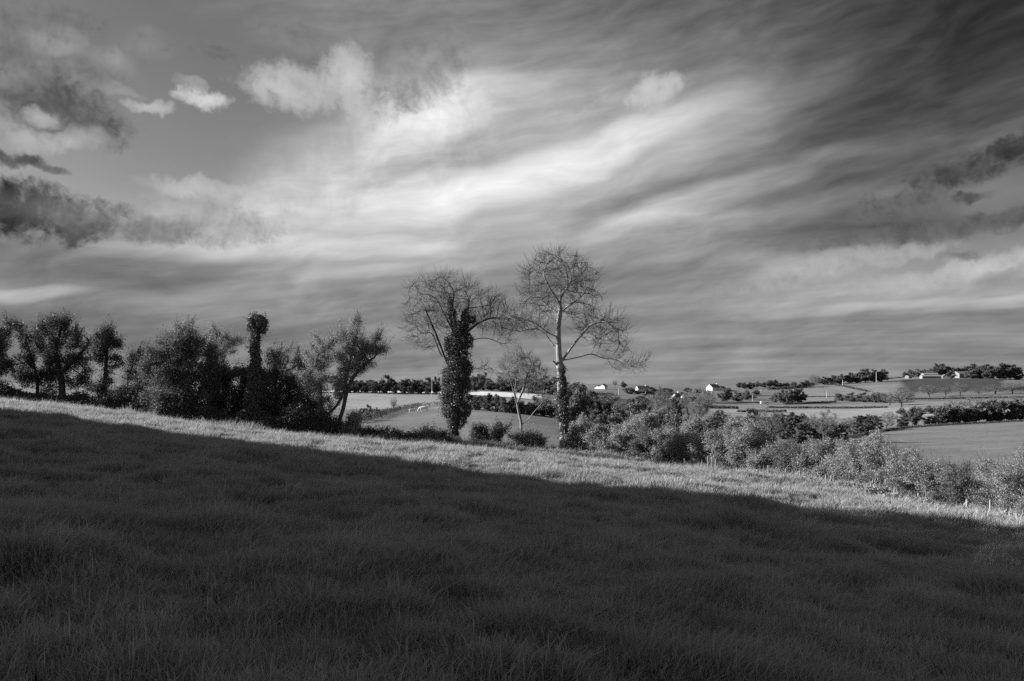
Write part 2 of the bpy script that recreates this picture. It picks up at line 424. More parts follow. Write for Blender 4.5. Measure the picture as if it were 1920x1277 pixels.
def hit(px, py, ymin=None):
    """distance at which the view ray through a photograph pixel meets the land"""
    X, V = X_(px), V_(py)
    if ymin is None: ymin = float(edge_y(px)) * 0.9
    ys = np.exp(np.linspace(math.log(ymin), math.log(2500), 900))
    d = V * ys - gz(X * ys, ys)
    k = np.where(d <= 0)[0]
    if len(k): return float(ys[k[0]])
    return float(ys[np.argmin(d)])

def tone_of(px, y):
    """albedo of each field: real differences of crop"""
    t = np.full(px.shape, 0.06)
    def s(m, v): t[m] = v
    s(y > 75, 0.12)
    s((px > 560) & (px < 1010) & (y > 265) & (y < 408), 0.19)
    s((px > 400) & (px < 1000) & (y > 430) & (y < 520), 0.62)          # pale stubble
    s((px > 895) & (px < 1015) & (y > 470) & (y < 560), 0.62)
    s((px > 1080) & (px < 1150) & (y > 240) & (y < 330), 0.2)
    s((px > 1300) & (y > 330) & (y < 420), 0.15)
    s((px > 1330) & (y > 420) & (y < 540), 0.20)
    s((px > 1380) & (y > 540) & (y < 610), 0.15)
    s((px > 1300) & (px < 1720) & (y > 610) & (y < 700), 0.12)
    s((px > 1480) & (px < 1680) & (y > 700) & (y < 900), 0.15)
    s((px > 1690) & (px < 1880) & (y > 805) & (y < 985), 0.045)          # ploughed
    s((px > 1880) & (y > 760) & (y < 900), 0.09)
    s((px > 1200) & (px < 1330) & (y > 520) & (y < 660), 0.10)
    s((px > 1180) & (px < 1330) & (y > 700) & (y < 860), 0.13)
    s((px > 1590) & (y > 60) & (y < 300), 0.115)
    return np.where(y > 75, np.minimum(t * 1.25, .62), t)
def build_ground():
    ys = np.concatenate([np.linspace(-70, 2, 30), np.exp(np.linspace(math.log(2.6), math.log(70), 230)), np.exp(np.linspace(math.log(70.6), math.log(6000), 330))])
    s = np.linspace(-1, 1, 401); s = np.sign(s) * np.abs(s) ** 1.25 * 1.35
    S, Y = np.meshgrid(s, ys)
    Xg = S * (Y + 95)
    Z = gz(Xg, Y) - .12 * np.clip((72 - Y) / 14, 0, 1)          # the turf's own thickness is grass
    V = np.stack([Xg, Y, Z], -1).reshape(-1, 3)
    nr, nc = Xg.shape
    idx = np.arange(nr * nc).reshape(nr, nc)
    q = np.stack([idx[:-1, :-1], idx[:-1, 1:], idx[1:, 1:], idx[1:, :-1]], -1).reshape(-1, 4)
    me = mesh_np('ground', V, q, np.full(len(q), 4), MT['ground'], True)
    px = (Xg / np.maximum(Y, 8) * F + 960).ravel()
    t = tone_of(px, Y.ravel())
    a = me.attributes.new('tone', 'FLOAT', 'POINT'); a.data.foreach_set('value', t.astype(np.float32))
    return tag(link('ground', me), 'sloping pasture and rolling farmland reaching to the horizon', None, None, 'structure')
build_ground()

# ------------------------------------------------------------------ growing trees
def tubes(chains, sides_fn):
    """chains: list of (pts (n,3), radii (n,)); tapering tubes, bundled"""
    parts = []
    for pts, rad in chains:
        n = len(pts)
        if n < 2: continue
        k = sides_fn(rad[0])
        tg = np.gradient(pts, axis=0); tg /= (np.linalg.norm(tg, axis=1, keepdims=True) + 1e-9)
        m = tg.mean(0); ref = np.array([1.0, 0, 0]) if abs(m[0]) < 0.6 else np.array([0, 1.0, 0])
        u = np.cross(tg, ref); u /= (np.linalg.norm(u, axis=1, keepdims=True) + 1e-9)
        v = np.cross(tg, u)
        a = np.arange(k) * (2 * math.pi / k)
        ring = pts[:, None, :] + rad[:, None, None] * (np.cos(a)[None, :, None] * u[:, None, :] + np.sin(a)[None, :, None] * v[:, None, :])
        idx = np.arange(n * k).reshape(n, k)
        q = np.stack([idx[:-1], np.roll(idx[:-1], -1, 1), np.roll(idx[1:], -1, 1), idx[1:]], -1).reshape(-1, 4)
        parts.append((ring.reshape(-1, 3), q, np.full(len(q), 4)))
    return join_parts(parts)
def sides(r): return 10 if r > 0.12 else 7 if r > 0.05 else 4 if r > 0.02 else 3
def diamonds(c, L_, W_, r, up=0.0):
    """leaf quads at centres c with random turns"""
    n = len(c)
    a = r.normal(size=(n, 3)); a[:, 2] += up; a /= np.linalg.norm(a, axis=1, keepdims=True)
    b = r.normal(size=(n, 3)); b -= (b * a).sum(1, keepdims=True) * a; b /= np.linalg.norm(b, axis=1, keepdims=True)
    L_ = L_ * r.uniform(0.7, 1.3, (n, 1)); W_ = W_ * r.uniform(0.7, 1.3, (n, 1))
    v = np.stack([c - a * L_ / 2, c + b * W_ / 2 - a * L_ * .08, c + a * L_ / 2, c - b * W_ / 2 - a * L_ * .08], 1)
    return v.reshape(-1, 3), np.arange(4 * n), np.full(n, 4)
def in_ellipsoids(els, n, r, shell=0.0):
    """n random points in a list of ellipsoids (cx,cy,cz,rx,ry,rz)"""
    els = np.array(els, dtype=float)
    vol = np.prod(els[:, 3:], 1) ** 0.8; k = r.choice(len(els), n, p=vol / vol.sum())
    d = r.normal(size=(n, 3)); d /= np.linalg.norm(d, axis=1, keepdims=True)
    rad = r.uniform(shell ** 3, 1, (n, 1)) ** (1 / 3)
    return els[k, :3] + d * rad * els[k, 3:]
def colonize(seed_pts, seed_par, attr, step, di, dk, iters, r, trop=(0, 0, 0.05), wob=0.25):
    """space colonisation: limbs grow towards free room in the crown"""
    pos = [np.array(p, dtype=float) for p in seed_pts]; par = list(seed_par)
    P = np.array(pos)
    d2 = ((attr[:, None, :] - P[None]) ** 2).sum(2)
    near = d2.argmin(1); nd = d2.min(1)
    alive = np.ones(len(attr), bool)
    trop = np.array(trop)
    for it in range(iters):
        act = alive & (nd < di * di)
        if not act.any():
            if not alive.any(): break
            act = alive & (nd <= nd[alive].min() * 1.2 + 1e-9)
        ids = near[act]
        vec = attr[act] - P[ids]; vec /= (np.linalg.norm(vec, axis=1, keepdims=True) + 1e-9)
        uniq, inv = np.unique(ids, return_inverse=True)
        acc = np.zeros((len(uniq), 3)); np.add.at(acc, inv, vec)
        acc /= (np.linalg.norm(acc, axis=1, keepdims=True) + 1e-9)
        acc += r.normal(size=acc.shape) * wob + trop
        acc /= np.linalg.norm(acc, axis=1, keepdims=True)
        new = P[uniq] + acc * step
        n0 = len(P); P = np.concatenate([P, new]); par.extend(uniq.tolist())
        dn = ((attr[:, None, :] - new[None]) ** 2).sum(2)
        m = dn.min(1); am = dn.argmin(1)
        up = m < nd; nd[up] = m[up]; near[up] = am[up] + n0
        alive &= nd > dk * dk
        if len(P) > 16000: break
    return P, np.array(par)
def skeleton(P, par, r_tip, r_base, expo=2.3, smooth=2):
    """pipe-model radii and chains"""
    n = len(P)
    acc = np.zeros(n); kids = [[] for _ in range(n)]
    for i in range(n):
        if par[i] >= 0: kids[par[i]].append(i)
    order = range(n - 1, -1, -1)
    for i in order:
        if not kids[i]: acc[i] = 1.0
        if par[i] >= 0: acc[par[i]] += acc[i]
    rad = r_tip * acc ** (1 / expo)
    k = (r_base - r_tip) / max(rad[0] - r_tip, 1e-6)
    rad = r_tip + (rad - r_tip) * k
    for _ in range(smooth):
        Q = P.copy()
        for i in range(n):
            if par[i] >= 0 and kids[i]:
                kmax = max(kids[i], key=lambda c: acc[c])
                Q[i] = P[i] * 0.5 + (P[par[i]] + P[kmax]) * 0.25
        P = Q
    chains = []
    stack = [(0, None)]
    while stack:
        i, start = stack.pop()
        ch = [start] if start is not None else []
        while True:
            ch.append(i)
            if not kids[i]: break
            ks = sorted(kids[i], key=lambda c: -acc[c])
            for c in ks[1:]: stack.append((c, i))
            i = ks[0]
        ids = np.array(ch)
        rr = rad[ids].copy()
        if start is not None: rr[0] = min(rr[0], rr[1] * 1.25) if len(rr) > 1 else rr[0]
        if len(rr) > 1: rr[-1] = max(rr[-1] * 0.6, 0.004)
        chains.append((P[ids], rr))
    return P, rad, chains, kids
def resample(pts, step):
    pts = np.array(pts, dtype=float)
    seg = np.linalg.norm(np.diff(pts, axis=0), axis=1); s = np.concatenate([[0], np.cumsum(seg)])
    n = max(2, int(s[-1] / step) + 1); t = np.linspace(0, s[-1], n)
    out = np.stack([np.interp(t, s, pts[:, k]) for k in range(3)], 1)
    for _ in range(2):
        out[1:-1] = out[1:-1] * 0.5 + (out[:-2] + out[2:]) * 0.25
    return out
def seeds_from(limbs, step):
    """limbs: list of polylines; later ones start near an earlier node. -> seed nodes and parents"""
    P, par = [], []
    for k, l in enumerate(limbs):
        q = resample(l, step)
        if k == 0:
            P.extend(q); par.extend([-1] + list(range(0, len(q) - 1)))
        else:
            A = np.array(P); j = int(((A - q[0]) ** 2).sum(1).argmin())
            p = j
            for v in q[1:]:
                P.append(v); par.append(p); p = len(P) - 1
    return P, par
def px_local(pts, dist, base_x, base_z, depth=0.0):
    """photograph outline points (px, py[, depth]) -> metres round the tree's base, at the tree's own distance"""
    out = []
    for p in pts:
        dy = p[2] if len(p) > 2 else 0.0
        out.append((X_(p[0]) * dist - base_x, dy, V_(p[1]) * dist - base_z))
    return out
def els_local(els, dist, base_x, base_z, flat=0.8, r=None):
    s = dist / F; out = []
    for e in els:
        cx, cy, rx, ry = e[:4]; dy = e[4] if len(e) > 4 else (r.uniform(-.25, .25) * rx * s if r is not None else 0)
        out.append((X_(cx) * dist - base_x, dy, V_(cy) * dist - base_z, rx * s, (rx + ry) * .5 * s * flat, ry * s))
    return out
def grow(name, base_px, dist, limbs, els, n_attr, step, r_base, seed, leaf=None, bark='bark', twig='twig', trop=(0, 0, .05),
         twigs=0, twig_len=.5, r_tip=.009, kill=1.8, infl=9, wob=.25, label='', cat='tree', group=None, split=0.05, base_py=None, expo=2.3, twig_up=.5, clumps=0, clump_r=.5, coarse=0, shoots=0, shoot_len=.8, cap=14, spread=2.0):
    """one tree or bush as a thing: trunk (> limbs joined), crown (twigs and leaves)"""
    r = np.random.default_rng(seed)
    bx = X_(base_px) * dist; bz = gz1(bx, dist) - 0.05
    lim = [px_local(l, dist, bx, bz) for l in limbs]
    lim[0][0] = (0, 0, -0.1)
    E = els_local(els, dist, bx, bz, .9, r)
    if clumps:
        # sprays of foliage with air between them
        nc = clumps; C_ = in_ellipsoids(E, nc, r, .25); C_ = C_[C_[:, 2] > .3]
        C_ += r.normal(size=C_.shape) * clump_r * .5
        A = C_[r.integers(0, len(C_), n_attr)] + r.normal(size=(n_attr, 3)) * clump_r * np.array([.6, .6, .3])
    else:
        A = in_ellipsoids(E, n_attr, r)
    A = A[A[:, 2] > 0.15]
    sp, spar = seeds_from(lim, step)
    sp = [p + r.normal(size=3) * step * .06 * (i > 1) for i, p in enumerate(sp)]
    if coarse:
        C2 = in_ellipsoids(E, coarse, r, .55)
        Pc, pc = colonize(sp, spar, C2, step, step * 30, step * 3.2, 60, r, trop, wob * .8)
        sp, spar = list(Pc), list(pc)
    P, par = colonize(sp, spar, A, step, step * infl, step * kill, 140, r, trop, wob)
    P, rad, chains, kids = skeleton(P, par, r_tip, r_base, expo)
    root = empty(name, (bx, dist, bz))
    tag(root, label, cat, group)
    thick = [c for c in chains if c[1][0] >= split]; thin = [c for c in chains if c[1][0] < split]
    # root flare
    if thick and thick[0][1][0] > .08:
        p0, r0 = thick[0]; r0 = r0 * (1 + .55 * np.exp(-np.maximum(p0[:, 2], 0) / .45)); thick[0] = (p0, r0)
    link('trunk', mesh_np('trunk', *tubes(thick, sides), MT[bark], True), root)
    tips = np.array([i for i in range(len(P)) if rad[i] < r_tip * 2.6])
    parts = []; fm = []
    if twigs and len(tips):
        k = r.choice(tips, twigs); out = []
        dirs = np.array([P[i] - P[par[i]] if par[i] >= 0 else (0, 0, 1) for i in k]); dirs /= (np.linalg.norm(dirs, axis=1, keepdims=True) + 1e-9)
        for i, d in zip(k, dirs):
            dd = d * .8 + r.normal(size=3) * .5; dd /= np.linalg.norm(dd)
            l = twig_len * r.uniform(.5, 1.3)
            p0 = P[i]; p1 = p0 + dd * l * .5; d2 = dd + np.array([0, 0, twig_up]); d2 /= np.linalg.norm(d2); p2 = p1 + d2 * l * .5
            out.append((np.array([p0, p1, p2]), np.array([r_tip * .9, r_tip * .75, r_tip * .4])))
            if r.random() < .5:
                d3 = dd + r.normal(size=3) * .5 + np.array([0, 0, twig_up * .5]); d3 /= np.linalg.norm(d3)
                out.append((np.array([p1, p1 + d3 * l * .4]), np.array([r_tip * .7, r_tip * .4])))
        thin = thin + out
    sh = []
    if shoots and len(tips):
        # young shoots standing out of the crown
        cen = np.array([P[tips][:, 0].mean(), P[tips][:, 1].mean(), P[tips][:, 2].mean() * .7])
        sc_ = np.linalg.norm((P[tips] - cen) * np.array([1, 1, 1.2]), axis=1) + r.normal(size=len(tips)) * .35
        for i in r.choice(tips[np.argsort(-sc_)[:max(8, len(tips) // 3)]], shoots):
            d = P[i] - cen; d /= np.linalg.norm(d) + 1e-9; d = d + np.array([0, 0, .7]) + r.normal(size=3) * .35; d /= np.linalg.norm(d)
            l = shoot_len * r.uniform(.35, 1.2); p1 = P[i] + d * l * .55; d2 = d + r.normal(size=3) * .25; p2 = p1 + d2 / np.linalg.norm(d2) * l * .45
            thin.append((np.array([P[i], p1, p2]), np.array([r_tip, r_tip * .8, r_tip * .4])))
            for t_ in r.uniform(.1, 1, 9): sh.append(P[i] + (p2 - P[i]) * t_)
    if thin:
        parts.append(tubes(thin, sides)); fm.append(np.zeros(len(parts[-1][2]), int))
    mats = [MT[twig]]
    if leaf:
        n, size, mt, clump = leaf
        mats.append(MT[mt])
        k = r.choice(tips, max(1, min(n // clump, len(tips) * cap)))
        c = np.repeat(P[k], clump, 0) + r.normal(size=(len(k) * clump, 3)) * size * spread
        if sh: c = np.concatenate([c, np.array(sh) + r.normal(size=(len(sh), 3)) * size * .5])
        c = c[c[:, 2] > 0.03]
        parts.append(diamonds(c, size, size * .62, r)); fm.append(np.ones(len(parts[-1][2]), int))
    if parts:
        v, l, s = join_parts(parts)
        cr = link('crown', mesh_np('crown', v, l, s, mats, False, np.concatenate(fm)), root)
    return root, P, rad, E
def ivy_on(root, spots, dist, base_px, n, size, seed, mt='ivy'):
    """ivy wrapped round a trunk: px, py, half width and half height of each swelling"""
    r = np.random.default_rng(seed)
    bx, bz = root.location.x, root.location.z
    E = np.array(els_local(spots, dist, bx, bz, 1.0)); s = dist / F
    E[:, 4] = E[:, 3]; E[:, 1] = 0
    w = E[:, 3] * E[:, 5]; k = r.choice(len(E), n, p=w / w.sum())
    d = r.normal(size=(n, 3)); d /= np.linalg.norm(d, axis=1, keepdims=True)
    rad = r.uniform(.45, 1.0, (n, 1)) ** .5
    lump = 1 + .42 * vnoise(d[:, 0:1] * 3 + k[:, None] * 7.3, d[:, 2:3] * 3 + d[:, 1:2] * 2, seed)
    c = E[k, :3] + d * rad * lump * E[k, 3:]
    # spare stray shoots
    st = r.random(n) < .10; c[st] += d[st] * r.uniform(.05, .4, (st.sum(), 1))
    c = c[c[:, 2] > 0.02]
    v, l, z = diamonds(c, size, size * .8, r)
    return link('ivy', mesh_np('ivy', v, l, z, MT[mt]), root)

# ------------------------------------------------------------------ hedges as long leafy things
def hedge(name, line, height, width, n, size, mt, seed, label, group=None, ragged=.25, cat='hedge', stems=False):
    """line: list of (x, y) metres; height: number or list along the line"""
    r = np.random.default_rng(seed)
    line = np.array(line, dtype=float)
    seg = np.linalg.norm(np.diff(line, axis=0), axis=1); s = np.concatenate([[0], np.cumsum(seg)])
    H = np.array(height if hasattr(height, '__len__') else [height] * len(line), dtype=float)
    o = line[len(line) // 2]; oz = gz1(o[0], o[1])
    t = r.uniform(0, s[-1], n)
    x = np.interp(t, s, line[:, 0]); y = np.interp(t, s, line[:, 1]); h = np.interp(t, s, H)
    tx = np.gradient(line[:, 0], s); ty = np.gradient(line[:, 1], s); tl = np.hypot(tx, ty)
    nx = -np.interp(t, s, ty / tl); ny = np.interp(t, s, tx / tl)
    lump = 1 + ragged * (vnoise(t / (width * 1.2), t * 0 + seed, 11) + .6 * vnoise(t / (width * .45), t * 0 + seed, 12))
    h = h * lump
    # crowded towards the outside so that it reads as a solid body
    a = r.uniform(-.1, math.pi + .1, n); q = r.uniform(.35, 1, n) ** .5
    c = np.stack([x + nx * np.cos(a) * q * width * .5 * lump, y + ny * np.cos(a) * q * width * .5 * lump, np.zeros(n)], 1)
    c[:, 2] = gz(c[:, 0], c[:, 1]) + np.clip(h * (.12 + .88 * np.sin(a) * q), .03, None) * r.uniform(.75, 1, n)
    low = r.random(n) < .3; c[low, 2] = gz(c[low, 0], c[low, 1]) + h[low] * r.uniform(0.02, .6, low.sum())
    c -= np.array([o[0], o[1], oz])
    root = empty(name, (o[0], o[1], oz)); tag(root, label, cat, group)
    link('foliage', mesh_np('foliage', *diamonds(c, size, size * .7, r), MT[mt]), root)
    if stems:
        m = int(s[-1] / max(width * .7, .6)) + 2; ch = []
        for tt in r.uniform(0, s[-1], m):
            bx = np.interp(tt, s, line[:, 0]) + r.normal() * width * .12; by = np.interp(tt, s, line[:, 1]) + r.normal() * width * .12; bz = gz1(bx, by)
            hh = np.interp(tt, s, H) * r.uniform(.6, .9)
            p = np.array([[bx, by, bz - .1], [bx + r.normal() * hh * .06, by + r.normal() * hh * .06, bz + hh * .5], [bx + r.normal() * hh * .15, by + r.normal() * hh * .15, bz + hh]]) - np.array([o[0], o[1], oz])
            w = min(.06, .02 + hh * .006); ch.append((p, np.array([w, w * .7, w * .3])))
        link('stems', mesh_np('stems', *tubes(ch, sides), MT['bark'], True), root)
    return root
def pxline(pts): return [(X_(p[0]) * d, d) for p, d in ((p, hit(p[0], p[1]) if len(p) < 3 else p[2]) for p in pts)]

# tall hedge at the left of the field, out of view: it shades the foreground
def shade_hedge():
    xc = -47.0
    yn = [-60, 22, 24, 32, 34, 36, 38, 40, 41.3]; tn = [17, 16, 14.5, 14.5, 11.8, 8.8, 7.4, 6.1, 3.6]      # height of its top above the eye
    yy = np.linspace(-55, 41.2, 70); h = np.interp(yy, yn, tn) - gz(np.full(len(yy), xc), yy)
    return hedge('tall_hedge', [(xc, v) for v in yy], np.maximum(h * np.where(yy < 34.0, 1.12, 1.02), .8), 5.0, 120000, .8, 'haw_dark', 3, 'tall dense hedge left of the field whose shadow covers the foreground', None, .015, 'hedge', False)
shade_hedge()

# ------------------------------------------------------------------ the two great bare trees, and the small pale one
t2, P2, r2, E2 = grow('bare_tree', 1055, 58.5,
    [[(1055, 858), (1056, 800), (1052, 740), (1050, 690), (1047, 650), (1046, 612), (1051, 580), (1050, 548)],
     [(1052, 680), (1068, 655, -.4), (1084, 634, -.8), (1104, 610, -1.2), (1130, 604, -1.6), (1150, 618, -2)],
     [(1054, 676), (1095, 667, .8), (1113, 660, 1.2), (1135, 672, 1.6), (1162, 672, 1.8), (1185, 688, 2)],
     [(1047, 660), (1033, 640, .4), (1021, 621, .8), (1004, 612, 1.2), (975, 620, 1.5), (948, 612, 2)],
     [(1046, 632), (1028, 626, -.6), (1006, 610, -1.2), (985, 602, -1.8), (962, 600, -2)],
     [(1050, 590), (1027, 572, .8), (1010, 553, 1.4), (998, 545, 1.8)],
     [(1051, 585), (1078, 565, -.8), (1096, 552, -1.3)],
     [(1051, 570), (1030, 545, -1.2), (1018, 525, -1.8)],
     [(1050, 560), (1070, 530, 1.4), (1074, 518, 1.8)]],
    [(1048, 520, 78, 55), (1010, 560, 45, 50), (1090, 555, 42, 60), (1050, 500, 55, 38), (1000, 600, 42, 30), (960, 600, 32, 30), (1130, 620, 45, 38), (1160, 640, 28, 30), (1200, 680, 20, 16), (1160, 690, 25, 14), (1110, 600, 40, 40)],
    1600, .25, .27, 21, None, 'bark_pale', 'twig', (0, 0, .10), 2900, 1.1, .0125, 2.0, 14, .12, 'tall bare tree with pale trunk and ivy on its lower half', 'tree', 'tall bare trees on the field edge', .05, None, 1.6, .7, coarse=230)
iv = ivy_on(t2, [(1052, 700, 7, 20), (1053, 725, 9, 22), (1055, 752, 10, 24), (1056, 780, 11, 24), (1058, 805, 9, 18), (1060, 822, 6, 12)], 58.5, 1055, 15000, .11, 22)
def stub(root, pts, r0, r1, mt):
    link('stub', mesh_np('stub', *tubes([(np.array(pts), np.linspace(r0, r1, len(pts)))], sides), MT[mt], True), root)
k = 58.5 / F
stub(t2, [(-.05, 0, (858 - 700) * k), (-.35, -.1, (858 - 690) * k), (-.75, -.15, (858 - 680) * k)], .09, .06, 'bark')
stub(t2, [(.5, .1, -.1), (.35, .05, 1.2), (.15, 0, 2.6)], .17, .12, 'bark_pale')
t1, P1, r1, E1 = grow('ivy_clad_tree', 853, 66,
    [[(853, 836), (852, 790), (855, 740), (858, 690), (860, 650), (855, 612), (848, 575), (852, 548)],
     [(850, 700), (836, 675, -.3), (826, 645, -.6), (812, 610, -.9), (800, 582, -1.1)],
     [(836, 676), (826, 668, .5), (810, 625, .8), (800, 618, 1), (775, 640, 1.4)],
     [(860, 640), (835, 595, .8), (822, 568, 1.2), (818, 560, 1.3)],
     [(858, 620), (872, 590, .5), (880, 565, .9), (870, 540, 1.2)],
     [(866, 630), (900, 605, -1), (925, 598, -1.6), (950, 602, -2)],
     [(868, 645), (900, 632, .6), (920, 634, 1), (945, 645, 1.6), (970, 636, 2)],
     [(868, 685), (890, 690, -.5), (897, 694, -.7), (912, 682, -1), (925, 694, -1.2)],
     [(862, 660), (842, 620, 1.4), (828, 605, 2)]],
    [(815, 555, 60, 42), (850, 545, 50, 32), (790, 590, 40, 40), (775, 625, 24, 24), (880, 560, 30, 32), (920, 590, 45, 38), (955, 610, 30, 32), (845, 590, 50, 40), (800, 640, 28, 20), (910, 690, 22, 10), (925, 560, 25, 22)],
    1500, .25, .30, 31, None, 'bark', 'twig', (0, 0, .10), 2700, 1.1, .0125, 2.0, 14, .12, 'bare tree with thick ivy covering its whole trunk', 'tree', 'tall bare trees on the field edge', .05, None, 1.6, .7, coarse=200)
ivy_on(t1, [(862, 640, 17, 28), (867, 615, 12, 22), (873, 598, 9, 20), (850, 600, 7, 20), (844, 575, 5, 20), (885, 600, 9, 8), (858, 670, 20, 26), (856, 700, 23, 28), (854, 730, 22, 30), (853, 760, 21, 26), (850, 785, 14, 24), (852, 808, 9, 18), (846, 672, 9, 20), (866, 785, 10, 16), (876, 770, 7, 12), (838, 712, 11, 20), (877, 690, 9, 16), (834, 745, 9, 16), (840, 768, 12, 18), (880, 640, 8, 14), (838, 645, 6, 16), (874, 725, 9, 16)], 66, 853, 44000, .12, 32)
t3, P3, r3, E3 = grow('bare_sapling', 978, 68.0,
    [[(978, 822), (978, 795), (972, 770), (966, 745), (968, 722)],
     [(978, 796), (990, 788, .2), (1004, 770, .4), (1018, 755, .6)],
     [(968, 760), (980, 735, .4), (990, 700, .6), (998, 680, .8)],
     [(966, 745), (958, 715, -.4), (950, 690, -.5)],
     [(974, 775), (965, 730, .8), (972, 690, 1.2)]],
    [(960, 690, 25, 32), (985, 690, 28, 30), (1005, 710, 22, 35), (945, 705, 14, 22), (1015, 755, 16, 14), (975, 670, 25, 18)],
    1500, .22, .13, 41, None, 'bark_mid', 'twig_pale', (0, 0, .18), 2200, .75, .0105, 1.9, 12, .14, 'small pale bare tree between the two tall bare trees', 'tree', None, .04, None, 1.9, .9, coarse=50)

# ------------------------------------------------------------------ leafy row on the left
TREES = [
 # name, base px, dist, limbs, crown ellipses, attractors, step, trunk radius, leaf(n,size,mat,clump), label
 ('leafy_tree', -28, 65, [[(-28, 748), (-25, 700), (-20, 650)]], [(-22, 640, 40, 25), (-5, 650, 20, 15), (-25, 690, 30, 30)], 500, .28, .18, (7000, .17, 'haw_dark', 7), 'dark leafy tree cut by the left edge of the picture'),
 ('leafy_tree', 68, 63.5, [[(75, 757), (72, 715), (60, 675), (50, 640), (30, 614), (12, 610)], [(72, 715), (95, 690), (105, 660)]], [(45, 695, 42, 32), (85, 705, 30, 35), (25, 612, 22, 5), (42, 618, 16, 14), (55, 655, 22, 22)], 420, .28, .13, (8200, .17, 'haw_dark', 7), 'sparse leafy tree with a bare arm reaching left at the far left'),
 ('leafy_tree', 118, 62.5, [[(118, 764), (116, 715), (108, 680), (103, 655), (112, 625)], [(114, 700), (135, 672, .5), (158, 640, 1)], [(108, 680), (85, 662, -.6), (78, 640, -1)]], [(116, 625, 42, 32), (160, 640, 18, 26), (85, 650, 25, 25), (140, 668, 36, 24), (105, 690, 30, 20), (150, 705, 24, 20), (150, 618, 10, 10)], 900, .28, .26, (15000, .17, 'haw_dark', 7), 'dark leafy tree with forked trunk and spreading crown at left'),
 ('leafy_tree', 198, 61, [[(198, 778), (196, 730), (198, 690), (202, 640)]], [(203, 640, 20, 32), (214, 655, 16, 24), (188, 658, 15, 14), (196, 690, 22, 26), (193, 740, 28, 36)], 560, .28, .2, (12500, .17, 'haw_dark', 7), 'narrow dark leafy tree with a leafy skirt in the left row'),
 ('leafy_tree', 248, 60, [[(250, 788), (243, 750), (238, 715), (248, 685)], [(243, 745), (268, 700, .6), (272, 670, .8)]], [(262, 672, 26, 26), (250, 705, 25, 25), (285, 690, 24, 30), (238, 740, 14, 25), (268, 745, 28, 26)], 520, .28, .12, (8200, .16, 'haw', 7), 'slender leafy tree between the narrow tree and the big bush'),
 ('leafy_bush', 345, 59, [[(345, 803), (342, 750), (338, 690), (343, 640)], [(345, 790), (310, 740, .8), (295, 690, 1.2)], [(345, 780), (385, 730, -.6), (395, 680, -1)]], [(333, 655, 42, 35), (300, 690, 38, 40), (365, 672, 42, 42), (335, 720, 60, 50), (385, 735, 45, 50), (310, 760, 45, 34), (343, 612, 12, 9), (352, 606, 10, 5)], 1700, .3, .25, (34000, .18, 'haw', 8), 'biggest bush of the left row, dark below with lit top'),
 ('leafy_bush', 425, 59, [[(425, 812), (422, 760), (418, 700)], [(424, 790), (450, 740, .5), (455, 700, .8)]], [(420, 716, 40, 38), (450, 728, 32, 38), (410, 755, 45, 45), (450, 770, 38, 38)], 1100, .3, .2, (24000, .18, 'haw_dark', 8), 'dense dark bush left of the ivy covered pole tree'),
 ('leafy_bush', 520, 58, [[(520, 818), (518, 760), (515, 690)], [(520, 800), (540, 750, .5), (538, 710, .7)]], [(513, 702, 20, 30), (522, 738, 30, 40), (505, 770, 35, 40), (535, 775, 25, 38), (512, 668, 8, 10)], 800, .3, .2, (19000, .18, 'haw_dark', 8), 'dense black bush right of the ivy covered pole tree'),
 ('pale_tree', 408, 78, [[(408, 795), (408, 720), (405, 660)]], [(403, 645, 40, 30), (430, 655, 26, 24), (380, 655, 22, 22)], 620, .32, .2, (9000, .17, 'haw_pale', 7), 'pale leafy tree rising behind the dark bushes, left of the pole'),
 ('pale_tree', 540, 76, [[(540, 805), (540, 740), (535, 690)]], [(530, 665, 26, 20), (550, 690, 34, 32), (560, 730, 38, 40), (580, 700, 22, 25), (515, 668, 18, 16)], 800, .32, .2, (14000, .17, 'haw_pale', 7), 'pale leafy tree rising behind the bushes, right of the pole'),
 ('leafy_bush', 578, 57.5, [[(578, 822), (578, 770), (575, 720)]], [(572, 722, 22, 36), (588, 765, 32, 38), (570, 790, 30, 26)], 560, .28, .12, (11000, .16, 'haw', 7), 'mid-grey bush at the foot of the leaning tree, on its left'),
 ('leaning_tree', 618, 55.6, [[(619, 830), (608, 795), (603, 765), (600, 735), (600, 700), (592, 682)], [(618, 830), (634, 800, -.2), (644, 772, -.3), (651, 738, -.4), (664, 708, -.6), (688, 682, -.8), (718, 664, -1)], [(606, 785), (630, 762, .4), (642, 735, .7), (646, 700, 1), (650, 672, 1.2)], [(651, 738), (650, 712, -.8), (654, 698, -1)]],
   [(612, 662, 34, 22), (648, 645, 38, 34), (688, 640, 34, 26), (716, 652, 22, 16), (660, 680, 42, 24), (600, 685, 26, 22), (690, 668, 26, 16), (590, 690, 20, 24), (632, 712, 32, 24), (585, 735, 22, 28), (612, 752, 22, 22), (665, 620, 26, 12), (700, 622, 18, 12)], 1500, .26, .22, (30000, .14, 'haw', 6), 'leaning leafy tree with dark forked trunks at the end of the left row'),
]
